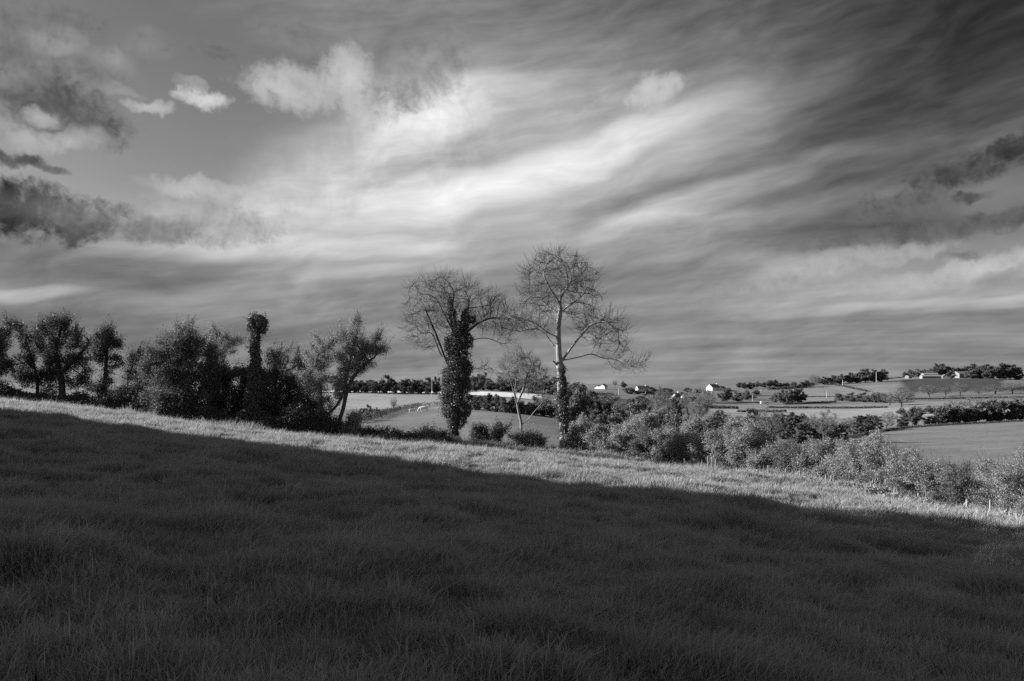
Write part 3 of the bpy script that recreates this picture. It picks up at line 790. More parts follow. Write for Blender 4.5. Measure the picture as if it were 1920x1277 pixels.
for i, (nm, bpx, dist, limbs, els, na, st, rb, lf, lab) in enumerate(TREES):
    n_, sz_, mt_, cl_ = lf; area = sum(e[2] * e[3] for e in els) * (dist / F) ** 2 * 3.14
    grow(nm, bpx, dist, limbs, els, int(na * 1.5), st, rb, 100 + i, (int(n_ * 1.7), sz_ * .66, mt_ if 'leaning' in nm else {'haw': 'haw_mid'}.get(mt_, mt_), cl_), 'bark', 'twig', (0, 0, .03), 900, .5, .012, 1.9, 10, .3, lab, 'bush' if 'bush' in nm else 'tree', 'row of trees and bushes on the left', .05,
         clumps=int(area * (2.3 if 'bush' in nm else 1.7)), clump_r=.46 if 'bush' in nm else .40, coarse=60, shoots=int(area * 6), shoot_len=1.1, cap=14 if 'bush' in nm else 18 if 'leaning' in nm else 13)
pole, _, _, _ = grow('ivy_pole_tree', 488, 57.5, [[(490, 815), (486, 760), (482, 700), (480, 650), (481, 604)]], [(481, 610, 12, 12), (479, 660, 9, 12)], 60, .3, .2, 150, None, 'bark', 'twig', label='ivy covered pole of a tree with a round leafy head, in left row', cat='tree', group='row of trees and bushes on the left')
ivy_on(pole, [(482, 601, 17, 13), (474, 612, 11, 12), (490, 612, 11, 14), (481, 630, 8, 22), (478, 652, 9, 18), (474, 640, 6, 12), (480, 680, 10, 24), (482, 712, 15, 30), (484, 750, 24, 36), (487, 785, 26, 30)], 57.5, 488, 26000, .12, 151)
# beyond the left edge the row goes on, and shades what follows
for i, (x, y) in enumerate([(-52, 66), (-60, 67), (-70, 67)]):
    px = x / y * F + 960; b = HY - gz1(x, y) / y * F; s = F / y
    grow('leafy_tree', px, y, [[(px, b), (px, b - 4 * s)]], [(px, b - 5.2 * s, 3.4 * s, 3.0 * s), (px, b - 2.4 * s, 3 * s, 2.2 * s)], 500, .34, .25, 170 + i, (9000, .26, 'haw_dark', 7),
         label='leafy tree of the left row standing outside the picture, number %s from its edge' % ['one', 'two', 'three'][i], cat='tree', group='row of trees and bushes on the left', wob=.3)
# low dark bank of growth under the row
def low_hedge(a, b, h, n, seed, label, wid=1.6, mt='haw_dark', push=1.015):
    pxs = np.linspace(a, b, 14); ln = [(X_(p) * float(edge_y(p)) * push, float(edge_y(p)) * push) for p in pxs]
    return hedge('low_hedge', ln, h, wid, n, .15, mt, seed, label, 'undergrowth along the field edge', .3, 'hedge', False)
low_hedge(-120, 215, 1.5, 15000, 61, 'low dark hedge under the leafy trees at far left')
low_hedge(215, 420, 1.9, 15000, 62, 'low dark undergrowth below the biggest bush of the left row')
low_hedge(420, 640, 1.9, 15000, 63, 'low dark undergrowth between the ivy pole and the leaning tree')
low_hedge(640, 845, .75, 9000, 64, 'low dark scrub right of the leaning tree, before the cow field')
low_hedge(845, 1045, .35, 4000, 65, 'low weeds below the round clipped bushes', 1.2, 'haw')
low_hedge(1075, 1500, .38, 12000, 66, 'low weeds at the foot of the pale hedge, left half', 1.4, 'haw', .985)
low_hedge(1500, 1960, .38, 12000, 67, 'low weeds at the foot of the pale hedge, right half', 1.2, 'haw', .97)

# ------------------------------------------------------------------ leafy bushes along the field edge
def bush(name, px, top, half, label, group, seed, mt='haw', dist=None, dense=1.0, bark='bark', n_stem=4, size=.125, droop=0.0, cat='bush', lift=.12):
    d = dist or float(edge_y(px)) * 1.03
    bx = X_(px) * d; base = HY - gz1(bx, d) / d * F
    r = np.random.default_rng(seed); s = d / F
    h = base - top
    limbs = []
    for k in range(n_stem):
        o = r.uniform(-.5, .5) * half * .5; q = o + r.uniform(-.5, .5) * half
        b = [(px + (o if k else 0), base, 0), (px + o + (q - o) * .3, base - h * .3, r.uniform(-.3, .3)), (px + q, base - h * .65, r.uniform(-.8, .8) * half * s * .7)]
        limbs.append(b)
    els = [(px, base - h * .55, half * .85, h * .42), (px - half * .4, base - h * (.45 + .1 * r.random()), half * .55, h * .36), (px + half * .4, base - h * (.45 + .1 * r.random()), half * .55, h * .36),
           (px + r.uniform(-.4, .4) * half, base - h * .8, half * .45, h * .22), (px + r.uniform(-.7, .7) * half, base - h * .72, half * .3, h * .2)]
    vol = half * s * 2 * h * s
    na = int(70 * vol * dense) + 60
    return grow(name, px, d, limbs, els, na, .2, .055, seed, (int(2000 * vol * dense / (min(d, 60) / 58) ** 2), size * .9 * min(d, 60) / 58, mt, 6), bark, 'twig', (0, 0, .05), int(90 * vol), .5, .008, 1.8, 10, .3, label, cat, group, .02, clumps=int(vol * 3.6) + 6, clump_r=.30, shoots=int(vol * 8), shoot_len=.75, cap=16, spread=1.7)
# small dark bushes right of the leaning tree, and the two clipped round ones
SM = [(662, 770, 16, 'haw', 'small loose bush at the right foot of the leaning tree'), (688, 800, 14, 'haw_dark', 'low dark shrub beside the loose bush right of leaning tree'), (716, 803, 10, 'haw_dark', 'upright dark shrub standing out against the cow field'),
      (742, 812, 18, 'haw_dark', 'low dark shrub, second left of the sheep'), (772, 812, 17, 'haw_dark', 'low dark shrub just left of the twiggy shrub'), (806, 803, 20, 'haw', 'twiggy shrub left of the ivy clad tree'), (832, 812, 12, 'haw_dark', 'dark low shrub touching the left foot of ivy clad tree')]
for i, (px, top, half, mt, lab) in enumerate(SM):
    bush('shrub', px, top, half, lab, 'small shrubs before the cow field', 200 + i, mt, None, 1.0, cat='shrub')
CL = [(892, 796, 9, 'left half of the dark twin-stemmed clipped bush'), (907, 800, 8, 'right half of the dark twin-stemmed clipped bush'), (936, 794, 13, 'round dark clipped bush on leaning stems'), (985, 803, 24, 'low bush spreading right below the small pale tree'), (1004, 812, 18, 'thin bush over the pale cut stump')]
for i, (px, top, half, lab) in enumerate(CL):
    bush('clipped_bush' if i < 3 else 'low_bush', px, top, half, lab, 'bushes between the tall trees', 220 + i, 'haw_dark' if i < 3 else 'haw', 58.5, 1.7 if i < 3 else .7, 'bark_pale' if i > 2 else 'bark', 3, .12)
# the pale hedge
HB = [(1088, 792, 26), (1122, 800, 24), (1152, 802, 26), (1186, 796, 30), (1222, 792, 28), (1256, 800, 28), (1290, 812, 26), (1322, 818, 22), (1362, 800, 34), (1402, 790, 32), (1440, 826, 28), (1480, 822, 32), (1522, 832, 30), (1566, 840, 32), (1608, 838, 34), (1656, 838, 40), (1704, 848, 38), (1752, 866, 34), (1796, 876, 34), (1886, 850, 38), (1930, 848, 34)]
ORD = ['first', 'second', 'third', 'fourth', 'fifth', 'sixth', 'seventh', 'eighth', 'ninth', 'tenth', 'eleventh', 'twelfth', 'thirteenth', 'fourteenth', 'fifteenth', 'sixteenth', 'seventeenth', 'eighteenth', 'nineteenth', 'twentieth', 'twenty-first', 'twenty-second', 'twenty-third', 'twenty-fourth', 'twenty-fifth']
for i, (px, top, half) in enumerate(HB):
    extra = {0: 'beside the tall pale-trunked tree', 9: 'taller than its neighbours', 18: 'left of the gap', 19: 'right of the gap', 20: 'cut by the right edge'}.get(i, 'counted from the tall pale-trunked tree')
    bush('hedge_bush', px, top, half * 1.32, '%s pale leafy bush of the right hedge, %s' % (ORD[i], extra), 'leafy bushes of the right hedge', 240 + i, ('haw_pale', 'haw', 'haw_pale', 'haw_pale', 'haw_mid', 'haw', 'haw_pale')[i % 7], None, 1.15, 'bark_pale', 6, .12)
# second line just behind
HB2 = [(1105, 785, 30, 72), (1205, 770, 34, 74), (1245, 765, 30, 78), (1300, 785, 30, 70), (1385, 778, 30, 66), (1425, 800, 26, 62), (1560, 818, 30, 54), (1640, 812, 26, 50), (1180, 780, 26, 80)]
for i, (px, top, half, d) in enumerate(HB2):
    bush('hedge_bush', px, top, half, 'leafy bush standing behind the right hedge, %s from the left of that second line' % ORD[sorted(b[0] for b in HB2).index(px)], 'leafy bushes behind the right hedge', 270 + i, 'haw', d, .8, 'bark', 4, .14)

# ------------------------------------------------------------------ posts
def post(px, base_py, h_px, label, group, dist=None, r0=.042):
    d = dist or hit(px, base_py, 20); x = X_(px) * d; h = h_px * d / F
    k = 7; a = np.arange(k) * 2 * math.pi / k; r = np.random.default_rng(int(px * 7)); lx, ly = r.normal() * .03 * h, r.normal() * .03 * h
    ch = [(np.array([[0, 0, -.3], [lx * .5, ly * .5, h * .5], [lx, ly, h - .03], [lx, ly, h]]), np.array([r0 * 1.05, r0, r0 * .95, r0 * .6]))]
    v, l, s = tubes(ch, lambda q: k)
    n = len(v); l = np.concatenate([np.asarray(l).ravel(), np.arange(n - k, n)]); s = np.concatenate([s, [k]])
    o = link('fence_post', mesh_np('fence_post', v, l, s, MT['post'])); o.location = (x, d, gz1(x, d))
    return tag(o, label, 'post', group)
for i, (px, py, h) in enumerate([(1262, 882, 24), (1284, 886, 24), (1327, 890, 32), (1335, 891, 32), (1341, 892, 28), (1441, 905, 26), (1500, 912, 24), (1557, 926, 26), (1676, 944, 24), (1722, 948, 26), (1813, 962, 30), (1857, 962, 38)]):
    post(px, py, h, '%s wooden fence post from the left along the right hedge' % ORD[i], 'fence posts along the right hedge', float(edge_y(px)) * .985)
for i, px in enumerate([995, 1001, 1007]):
    post(px, 845, 26 - 3 * i, ['left', 'middle', 'right'][i] + ' one of three pale cut stems near the tall pale-trunked tree', 'pale cut stems', float(edge_y(px)) * 1.005, .07)
for i, px in enumerate([1710, 1722, 1733, 1745, 1757, 1766, 1776]):
    post(px, 800 - i * .55, 5.2, '%s of seven small posts below the far dark hedge of the grey field' % ORD[i], 'small posts on the grey field', None, .09)

# ------------------------------------------------------------------ farther trees: a few grown kinds, each copied as individuals
def proto_tree(kind, seed):
    """unit tree, 1 high and about 1 wide: trunk and crown meshes"""
    r = np.random.default_rng(seed)
    k = kind
    lim = [[(0, 0, -.02), (r.normal() * .02, r.normal() * .02, .2), (r.normal() * .04, r.normal() * .04, .45)]]
    if k == 'bare':
        E = [(0, 0, .6, .42, .42, .4), (-.15, .1, .5, .3, .3, .3), (.18, -.1, .5, .3, .3, .3)]
        na, nl, size, wob = 420, 2600, .042, .2
    elif k == 'bush':
        E = [(0, 0, .45, .42, .42, .42), (-.25, .1, .32, .28, .28, .3), (.25, -.1, .34, .28, .28, .32), (r.uniform(-.2, .2), 0, .75, .2, .2, .22)]
        na, nl, size, wob = 260, 4200, .06, .3
    else:
        E = [(0, 0, .58, .38, .38, .38), (-.24, .08, .42, .27, .27, .32), (.24, -.08, .42, .27, .27, .34), (0, .1, .22, .3, .3, .2), (r.uniform(-.15, .15), r.uniform(-.15, .15), .82, .2, .2, .17), (r.uniform(-.3, .3), -.2, .42, .22, .22, .2)]
        na, nl, size, wob = 320, 5600, .06, .3
    nc = 44
    C_ = in_ellipsoids(E, nc, r, .3)
    A = C_[r.integers(0, nc, na)] + r.normal(size=(na, 3)) * .06 if k != 'bare' else in_ellipsoids(E, na, r)
    A = A[A[:, 2] > .04]
    sp, spar = seeds_from(lim, .05)
    P, par = colonize(sp, spar, A, .05, .6, .085, 70, r, (0, 0, .06), wob)
    P, rad, ch, kids = skeleton(P, par, .0028, .03, 2.0)
    thick = [c for c in ch if c[1][0] > .009]; thin = [c for c in ch if c[1][0] <= .009]
    mt = {'bare': 'far_b', 'bush': 'far_l', 'light': 'far_l', 'dark': 'far_d', 'darkbush': 'far_d'}[kind]
    trunk = mesh_np('trunk_' + kind, *tubes(thick, lambda q: 5), MT['bark'], True)
    tips = np.array([i for i in range(len(P)) if rad[i] < .0075])
    parts = [tubes(thin, lambda q: 3)]; fm = [np.zeros(len(parts[0][2]), int)]
    kx = r.choice(tips, nl // 6)
    if k == 'bare':
        c = np.repeat(P[kx], 6, 0) + r.normal(size=(len(kx) * 6, 3)) * .03
        parts.append(diamonds(c, size * 1.7, size * .2, r, .8))
    else:
        c = np.repeat(P[kx], 6, 0) + r.normal(size=(len(kx) * 6, 3)) * .035
        parts.append(diamonds(c, size, size * .7, r))
    fm.append(np.ones(len(parts[1][2]), int))
    v, l, s = join_parts(parts)
    crown = mesh_np('crown_' + kind, v, l, s, [MT['twig'], MT[mt]], False, np.concatenate(fm))
    return trunk, crown
PROTO = {}
for kd, alias in (('dark', 'dark'), ('light', 'light'), ('bare', 'bare'), ('bush', 'bush'), ('darkbush', 'darkbush')):
    PROTO[kd] = [proto_tree(kd, 500 + 17 * j + len(kd)) for j in range(4)]
frng = random.Random(5)
def far_tree(px, base, hpx, wpx, kind, label, group, dist=None):
    d = dist or hit(px, base)
    x = X_(px) * d; h = hpx * d / F * 1.06; w = wpx * d / F * 1.3
    tm, cm = frng.choice(PROTO[kind])
    root = empty('bush' if 'bush' in kind else 'bare_tree' if kind == 'bare' else 'broadleaf_tree', (x, d, gz1(x, d)), frng.uniform(0, 6.28))
    root.scale = (w, w, h)
    link('trunk', tm, root); link('crown', cm, root)
    return tag(root, label, 'bush' if 'bush' in kind else 'tree', group)
def rows(name_fmt, group, items, dist=None):
    items = sorted(items)
    n = len(items)
    for i, it in enumerate(items):
        o = ORD[i] if i < len(ORD) else 'number %d' % (i + 1)
        far_tree(*it[:5], name_fmt % (o if i < n - 1 else 'rightmost'), group, it[5] if len(it) > 5 else dist)
J = frng.uniform
# wood behind the pale stubble, left of the ivy tree and on past it
rows('%s tree from the left in the dark wood above the bright strip', 'wood above the bright strip',
     [(630 + i * 15.5 + J(-3, 3), 735, 26 + J(-5, 8), 24 + J(-3, 6), 'dark' if J(0, 1) < .7 else 'light', J(425, 440)) for i in range(15)])
rows('%s leafy tree standing before the bright strip, counted from the left', 'trees before the bright strip',
     [(652 + i * 17 + J(-3, 3), 735, 15 + J(-3, 3), 10 + J(0, 5), 'dark', J(400, 410)) for i in range(10)])
rows('%s tree from the left in the far wood right of the ivy tree', 'far wood right of the ivy tree',
     [(868 + i * 14 + J(-3, 3), 730, 24 + J(-6, 8), 24 + J(-3, 5), ('dark', 'light', 'bare')[int(J(0, 2.99))], J(560, 640)) for i in range(15)])
rows('%s tall tree from the left rising just right of the tall bare tree trunk', 'trees right of the tall bare tree trunk',
     [(1072, 745, 38, 34, 'light', 420), (1092, 745, 30, 30, 'bare', 430), (1110, 742, 24, 24, 'light', 440), (1128, 740, 20, 26, 'bare', 450), (1145, 742, 20, 24, 'dark', 450)])
# bushes round the cow field
rows('%s bush from the left in the hedge behind the cow field', 'bushes behind the cow field',
     [(880 + i * 17 + J(-3, 3), 768 + i * 1.5, 28 + J(-5, 6), 28 + J(-3, 4), 'bush' if J(0, 1) < .6 else 'darkbush') for i in range(10)])
rows('%s small bush from the left on the bank left of the cows', 'bushes on the bank by the cows',
     [(672, 788, 22, 22, 'bush'), (690, 782, 22, 18, 'bush'), (706, 778, 14, 14, 'bush'), (738, 770, 24, 14, 'bare')])
# middle thicket
MID = [(1085, 806, 80, 46, 'light'), (1112, 796, 50, 40, 'darkbush'), (1136, 800, 46, 42, 'darkbush'), (1160, 814, 50, 42, 'bush'), (1188, 812, 62, 44, 'light'), (1176, 778, 26, 30, 'dark'), (1150, 765, 28, 28, 'bare'), (1206, 800, 44, 38, 'dark'), (1230, 798, 60, 44, 'bare'),
       (1243, 774, 48, 38, 'bare'), (1265, 802, 44, 34, 'dark'), (1290, 795, 66, 40, 'bare'), (1312, 804, 72, 42, 'bare'), (1326, 772, 44, 28, 'bare'), (1296, 814, 32, 30, 'darkbush'), (1270, 768, 26, 24, 'dark'), (1205, 764, 24, 28, 'light'), (1340, 808, 30, 34, 'bush'), (1130, 775, 24, 26, 'light'),
       (1250, 812, 40, 36, 'bush'), (1215, 820, 40, 36, 'bush'), (1330, 815, 30, 36, 'bush'), (1112, 812, 42, 38, 'bush'), (1100, 770, 28, 30, 'bare'), (1166, 785, 34, 34, 'bare'), (1348, 792, 22, 34, 'bush'), (1368, 800, 24, 36, 'bare')]
rows('%s tree or bush from the left in the thicket beyond the pale hedge', 'thicket beyond the pale hedge', MID)
MID2 = [(1422, 814, 48, 40, 'bush'), (1444, 832, 66, 56, 'bare'), (1474, 824, 42, 48, 'darkbush'), (1502, 832, 36, 48, 'darkbush'), (1532, 824, 34, 48, 'darkbush'), (1544, 828, 58, 52, 'bare'), (1570, 828, 32, 42, 'darkbush'), (1596, 816, 26, 36, 'bush'), (1620, 810, 30, 40, 'darkbush'), (1642, 807, 20, 24, 'darkbush'), (1462, 792, 16, 20, 'darkbush'), (1484, 792, 17, 20, 'darkbush'), (1506, 792, 16, 20, 'bush'),
        (1662, 804, 20, 28, 'bare'), (1692, 801, 17, 22, 'darkbush'), (1715, 799, 36, 20, 'dark'), (1746, 797, 18, 26, 'bush'), (1395, 808, 26, 34, 'darkbush'), (1405, 830, 38, 40, 'bush'), (1456, 812, 34, 44, 'bush'), (1520, 806, 26, 36, 'bare')]
rows('%s bush from the left in the dark scrub left of the grey field', 'scrub left of the grey field', MID2)
rows('%s dark bush from the left along the top of the grey field', 'dark bushes along the grey field',
     [(1768 + i * 21, 795 - i * 1.1, 26 + J(-4, 10) + i * .8, 30 + J(0, 8), 'darkbush') for i in range(9)])
rows('%s grey willow from the left behind the dark bushes of the grey field', 'grey willows behind the dark bushes',
     [(1792, 786, 36, 40, 'bare'), (1826, 784, 40, 44, 'bare'), (1868, 778, 34, 40, 'bare'), (1905, 772, 30, 36, 'bare')])
rows('%s grey willow from the left on the valley floor at right', 'grey willows on the valley floor',
     [(1668, 760, 24, 34, 'bare'), (1690, 764, 36, 44, 'bare'), (1700, 752, 26, 24, 'bare'), (1742, 744, 22, 36, 'bare'), (1772, 742, 16, 30, 'bare'), (1800, 743, 26, 26, 'bare'), (1836, 740, 12, 30, 'bare'), (1866, 739, 18, 40, 'bare'), (1898, 738, 20, 40, 'bare'), (1925, 738, 18, 36, 'bare')])
rows('%s bush from the left in the rough patch between willows and scrub', 'bushes in the rough patch',
     [(1690, 778, 12, 20, 'bush'), (1722, 776, 13, 24, 'bush'), (1745, 775, 14, 24, 'bush'), (1768, 774, 12, 20, 'bush'), (1588, 806, 22, 30, 'bare'), (1668, 792, 20, 26, 'bare'), (1702, 790, 15, 22, 'bush'), (1640, 790, 12, 20, 'bush')])
rows('%s tree from the left in the clump standing in the valley field', 'clump of trees in the valley field',
     [(1455, 755, 18, 18, 'light'), (1468, 756, 26, 24, 'light'), (1482, 757, 27, 24, 'dark'), (1497, 757, 28, 22, 'dark')])
rows('%s of two round trees on the pale field below the white houses, from the left', 'two round trees on the pale field', [(1359, 753, 21, 22, 'dark'), (1381, 753, 18, 20, 'light')])
rows('%s tree from the left in the hedgerow before the round trees', 'hedgerow before the round trees', [(1398, 750, 14, 18, 'light'), (1410, 748, 10, 14, 'bush'), (1400, 742, 10, 14, 'bush'), (1418, 741, 9, 14, 'dark')])
rows('%s leafy bush from the left in the strip below the round hill', 'bushes below the round hill',
     [(1578, 752, 14, 24, 'bush'), (1598, 753, 16, 26, 'bush'), (1620, 754, 17, 28, 'bush'), (1642, 755, 18, 28, 'bush'), (1660, 756, 16, 24, 'darkbush')])
rows('%s tree from the left on the skyline between the white houses and round hill', 'skyline trees left of the round hill',
     [(1385 + i * 11.5 + J(-2, 2), 727 - i * .5, 9 + J(-2, 4), 13 + J(-2, 3), 'dark' if J(0, 1) < .6 else 'light', J(900, 940)) for i in range(12)])
rows('%s tree from the left on top of the round hill', 'trees on the round hill',
     [(1527, 718, 20, 20, 'bare', 945), (1546, 716, 15, 18, 'light', 950), (1560, 716, 16, 20, 'dark', 960), (1576, 716, 17, 20, 'light', 955), (1592, 717, 20, 20, 'dark', 960), (1606, 718, 19, 20, 'light', 955), (1622, 718, 25, 24, 'dark', 955), (1640, 718, 24, 22, 'light', 955), (1654, 719, 22, 20, 'dark', 955)])
rows('%s tree from the left in the big wood round the hill farm', 'wood round the hill farm',
     [(1697, 703, 10, 12, 'dark'), (1708, 702, 13, 14, 'dark'), (1722, 702, 14, 16, 'light'), (1736, 703, 12, 14, 'dark'), (1748, 703, 16, 20, 'light', 1130), (1764, 704, 24, 26, 'dark', 1130), (1780, 704, 18, 22, 'dark', 1130), (1797, 704, 16, 18, 'dark', 1130), (1812, 704, 18, 20, 'dark', 1140), (1828, 704, 22, 24, 'dark', 1140), (1846, 704, 21, 24, 'dark', 1150), (1862, 704, 18, 20, 'dark', 1150),
      (1822, 712, 18, 22, 'light', 1010), (1838, 714, 22, 22, 'dark', 1010), (1855, 716, 24, 24, 'dark', 1000), (1875, 716, 30, 28, 'dark', 1000), (1894, 716, 28, 28, 'dark', 1000), (1784, 713, 15, 14, 'dark', 1010), (1908, 716, 20, 20, 'dark', 1000)])
rows('%s lone tree from the left on the skyline by the white bungalow', 'lone skyline trees', [(1153, 724, 14, 11, 'bare', 900), (1169, 724, 11, 11, 'light', 900)])
rows('%s bush from the left beside the long white bungalow', 'garden bushes of the bungalow', [(1228, 726, 6, 14, 'darkbush', 800), (1242, 726, 8, 18, 'darkbush', 800), (1256, 727, 7, 16, 'darkbush', 800), (1290, 726, 9, 14, 'dark', 820), (1310, 727, 7, 14, 'darkbush', 820), (1180, 727, 6, 20, 'bush', 790), (1365, 726, 7, 14, 'light', 860)])
rows('%s bush from the left in the hedge below the bungalow', 'hedge below the bungalow', [(1182 + i * 14, 731, 7 + J(-1, 2), 16, 'bush' if i % 2 else 'darkbush', 720) for i in range(8)])
rows('%s tree from the left close by the double-gabled house', 'trees by the double-gabled house', [(1300, 741, 10, 14, 'dark', 640), (1314, 742, 9, 12, 'dark', 640), (1252, 745, 12, 14, 'bare', 600), (1232, 746, 12, 16, 'bush', 600)])
# far left, seen between the trunks
rows('%s bush from the left seen between the trunks of the left row', 'bushes seen between the left trunks', [(20, 752, 18, 40, 'light', 160), (90, 748, 20, 40, 'light', 170), (150, 745, 16, 30, 'light', 180), (230, 760, 20, 30, 'light', 160), (290, 762, 24, 40, 'bush', 170), (600, 770, 26, 30, 'bush', 180)])

# ------------------------------------------------------------------ clipped field hedges
HD = [([(1382, 773), (1430, 773), (1474, 773)], 5.5, 'far_d', 'short clipped dark hedge on the valley floor'),
      ([(1440, 765), (1520, 766), (1600, 766), (1665, 765)], 4.5, 'far_d', 'long clipped dark hedge across the valley floor'),
      ([(1470, 758.5), (1520, 757), (1568, 754.5)], 4, 'far_d', 'thin dark hedge beyond the long one, right of the tree clump'),
      ([(1320, 765), (1360, 766), (1385, 767)], 6, 'far_d', 'dark hedge on the left end of the valley floor'),
      ([(1330, 756), (1365, 757), (1400, 756), (1440, 756)], 2.5, 'far_d', 'low hedge along the lane by the round trees'),
      ([(1700, 750), (1780, 748.5), (1860, 747), (1940, 746)], 4, 'far_d', 'long thin dark hedge across the right of the valley'),
      ([(1524, 718), (1560, 721.5), (1590, 727), (1625, 735)], 3.5, 'far_d', 'dark hedge running down the shoulder of the round hill'),
      ([(1505, 745), (1540, 744.5), (1572, 744)], 2.2, 'far_d', 'faint hedge under the round hill pasture'),
      ([(658, 793), (690, 788), (720, 778), (750, 770), (790, 763), (835, 761)], 12, 'haw_dark', 'dark curving hedge bank above the cows'),
      ([(600, 737), (700, 738), (780, 739), (845, 740)], 2.6, 'far_d', 'dark low hedge line at the top of the bright pasture'),
      ([(1655, 709), (1700, 707), (1735, 706)], 2.2, 'far_d', 'dark hedge at the left of the hill farm'),
      ([(1590, 822), (1640, 812), (1700, 803), (1770, 798), (1850, 794), (1940, 790)], 5, 'far_d', 'dark foot of hedge along the top of the grey field'),
      ([(1085, 742), (1120, 741), (1150, 741)], 6, 'far_l', 'rough hedge right of the tall bare tree trunk'),
      ([(1525, 721), (1500, 727), (1470, 730), (1440, 731)], 5, 'far_d', 'hedge running left from the round hill')]
for i, (ln, hp, mt, lab) in enumerate(HD):
    L_ = pxline(ln); d = np.mean([p[1] for p in L_]); h = hp * d / F
    fine = []
    for a, b in zip(L_[:-1], L_[1:]):
        for t in np.linspace(0, 1, 8)[:-1]: fine.append((a[0] + (b[0] - a[0]) * t, a[1] + (b[1] - a[1]) * t))
    fine.append(L_[-1])
    length = sum(math.hypot(b[0] - a[0], b[1] - a[1]) for a, b in zip(L_[:-1], L_[1:]))
    size = max(.22, .0011 * d)
    n = int(min(9000, length * h * 3.2 / (size * size * .35)))
    hedge('field_hedge', fine, h, max(1.6, h * .9), n, size, mt, 700 + i, lab, 'field hedges', .16)

# ------------------------------------------------------------------ houses
def box(bm, x0, x1, y0, y1, z0, z1):
    v = [bm.verts.new(p) for p in ((x0, y0, z0), (x1, y0, z0), (x1, y1, z0), (x0, y1, z0), (x0, y0, z1), (x1, y0, z1), (x1, y1, z1), (x0, y1, z1))]
    for f in ((0, 3, 2, 1), (4, 5, 6, 7), (0, 1, 5, 4), (1, 2, 6, 5), (2, 3, 7, 6), (3, 0, 4, 7)): bm.faces.new([v[k] for k in f])
def bmobj(name, bm, mt, parent, bevel=0.0):
    if bevel: bmesh.ops.bevel(bm, geom=bm.edges[:], offset=bevel, segments=1, affect='EDGES')
    me = bpy.data.meshes.new(name); bm.to_mesh(me); bm.free(); me.materials.append(MT[mt])
    return link(name, me, parent)
def gable_body(bm, L_, W_, H_, RH, x=0, y=0):
    """walls with gables at both ends; the ridge runs along x"""
    a, b = x - L_ / 2, x + L_ / 2; c, d = y - W_ / 2, y + W_ / 2
    P = [(a, c, -.5), (b, c, -.5), (b, d, -.5), (a, d, -.5), (a, c, H_), (b, c, H_), (b, d, H_), (a, d, H_), (a, y, H_ + RH), (b, y, H_ + RH)]
    v = [bm.verts.new(p) for p in P]
    for f in ((0, 1, 5, 4), (1, 2, 6, 9, 5), (2, 3, 7, 6), (3, 0, 4, 8, 7), (0, 3, 2, 1)): bm.faces.new([v[k] for k in f])
def roof_slabs(bm, L_, W_, H_, RH, x=0, y=0, o=.3, t=.18):
    a, b = x - L_ / 2 - o, x + L_ / 2 + o
    for s in (-1, 1):
        e = s * (W_ / 2 + o); dz = RH * o / (W_ / 2)
        P = [(a, y + e, H_ - dz + .02), (b, y + e, H_ - dz + .02), (b, y, H_ + RH + .02), (a, y, H_ + RH + .02)]
        lo = [bm.verts.new(p) for p in P]; hi = [bm.verts.new((p[0], p[1], p[2] + t)) for p in P]
        bm.faces.new(lo); bm.faces.new(hi[::-1])
        for k in range(4): bm.faces.new((lo[k], lo[(k + 1) % 4], hi[(k + 1) % 4], hi[k]))
    bmesh.ops.recalc_face_normals(bm, faces=bm.faces[:])
def house(name, px, base, dist, rz, L_, W_, H_, RH, label, windows=(), chim=(), wings=(), wall='wall', roof='roof', door=None, cat='house'):
    d = dist; x = X_(px) * d
    root = empty(name, (x, d, V_(base) * d if base else gz1(x, d)), R(rz)); tag(root, label, cat, 'buildings in the valley')
    root.location.z = gz1(x, d) + .05
    bm = bmesh.new(); gable_body(bm, L_, W_, H_, RH)
    bmobj('wall', bm, wall, root)
    bm = bmesh.new(); roof_slabs(bm, L_, W_, H_, RH); rf = bmobj('roof', bm, roof, root)
    for cx in chim:
        bm = bmesh.new(); box(bm, cx - .45, cx + .45, -.4, .4, H_ + RH - .4, H_ + RH + 1.2); bmobj('chimney', bm, wall, rf, .05)
    for wx, wz, ww, wh in windows:
        bm = bmesh.new(); box(bm, wx - ww / 2 - .1, wx + ww / 2 + .1, -W_ / 2 - .05, -W_ / 2 + .2, wz - wh / 2 - .1, wz + wh / 2 + .1); w = bmobj('window', bm, 'paint', root)
        bm = bmesh.new(); box(bm, wx - ww / 2, wx + ww / 2, -W_ / 2 - .08, -W_ / 2 + .1, wz - wh / 2, wz + wh / 2); bmobj('pane', bm, 'glass', w)
    if door is not None:
        bm = bmesh.new(); box(bm, door - .5, door + .5, -W_ / 2 - .07, -W_ / 2 + .1, 0, 2.1); bmobj('door', bm, 'iron', root)
    for (wx, wy, wl, ww, wh, wr) in wings:
        bm = bmesh.new(); gable_body(bm, wl, ww, wh, wr, wx, wy); bmobj('wing_wall', bm, wall, root)
        bm = bmesh.new(); roof_slabs(bm, wl, ww, wh, wr, wx, wy); bmobj('wing_roof', bm, roof, root)
    return root
house('bungalow', 1205, None, 800, 8, 13, 8, 3.0, 2.6, 'white bungalow with dark roof and windows on the skyline', [(-4.4, 1.7, 1.5, 1.3), (-1.8, 1.7, 1.5, 1.3), (3.6, 1.7, 1.8, 1.3)], (3.2,), [(9, .6, 5, 6, 2.4, 1.8)], door=.8)
house('cottage', 1131, None, 830, 62, 9, 7, 3, 2.4, 'small white cottage among bushes left of the skyline lone trees', [(-1, 1.7, 1.2, 1.2)], (), [(2, 6.5, 10, 5, 2.2, 1.6)])
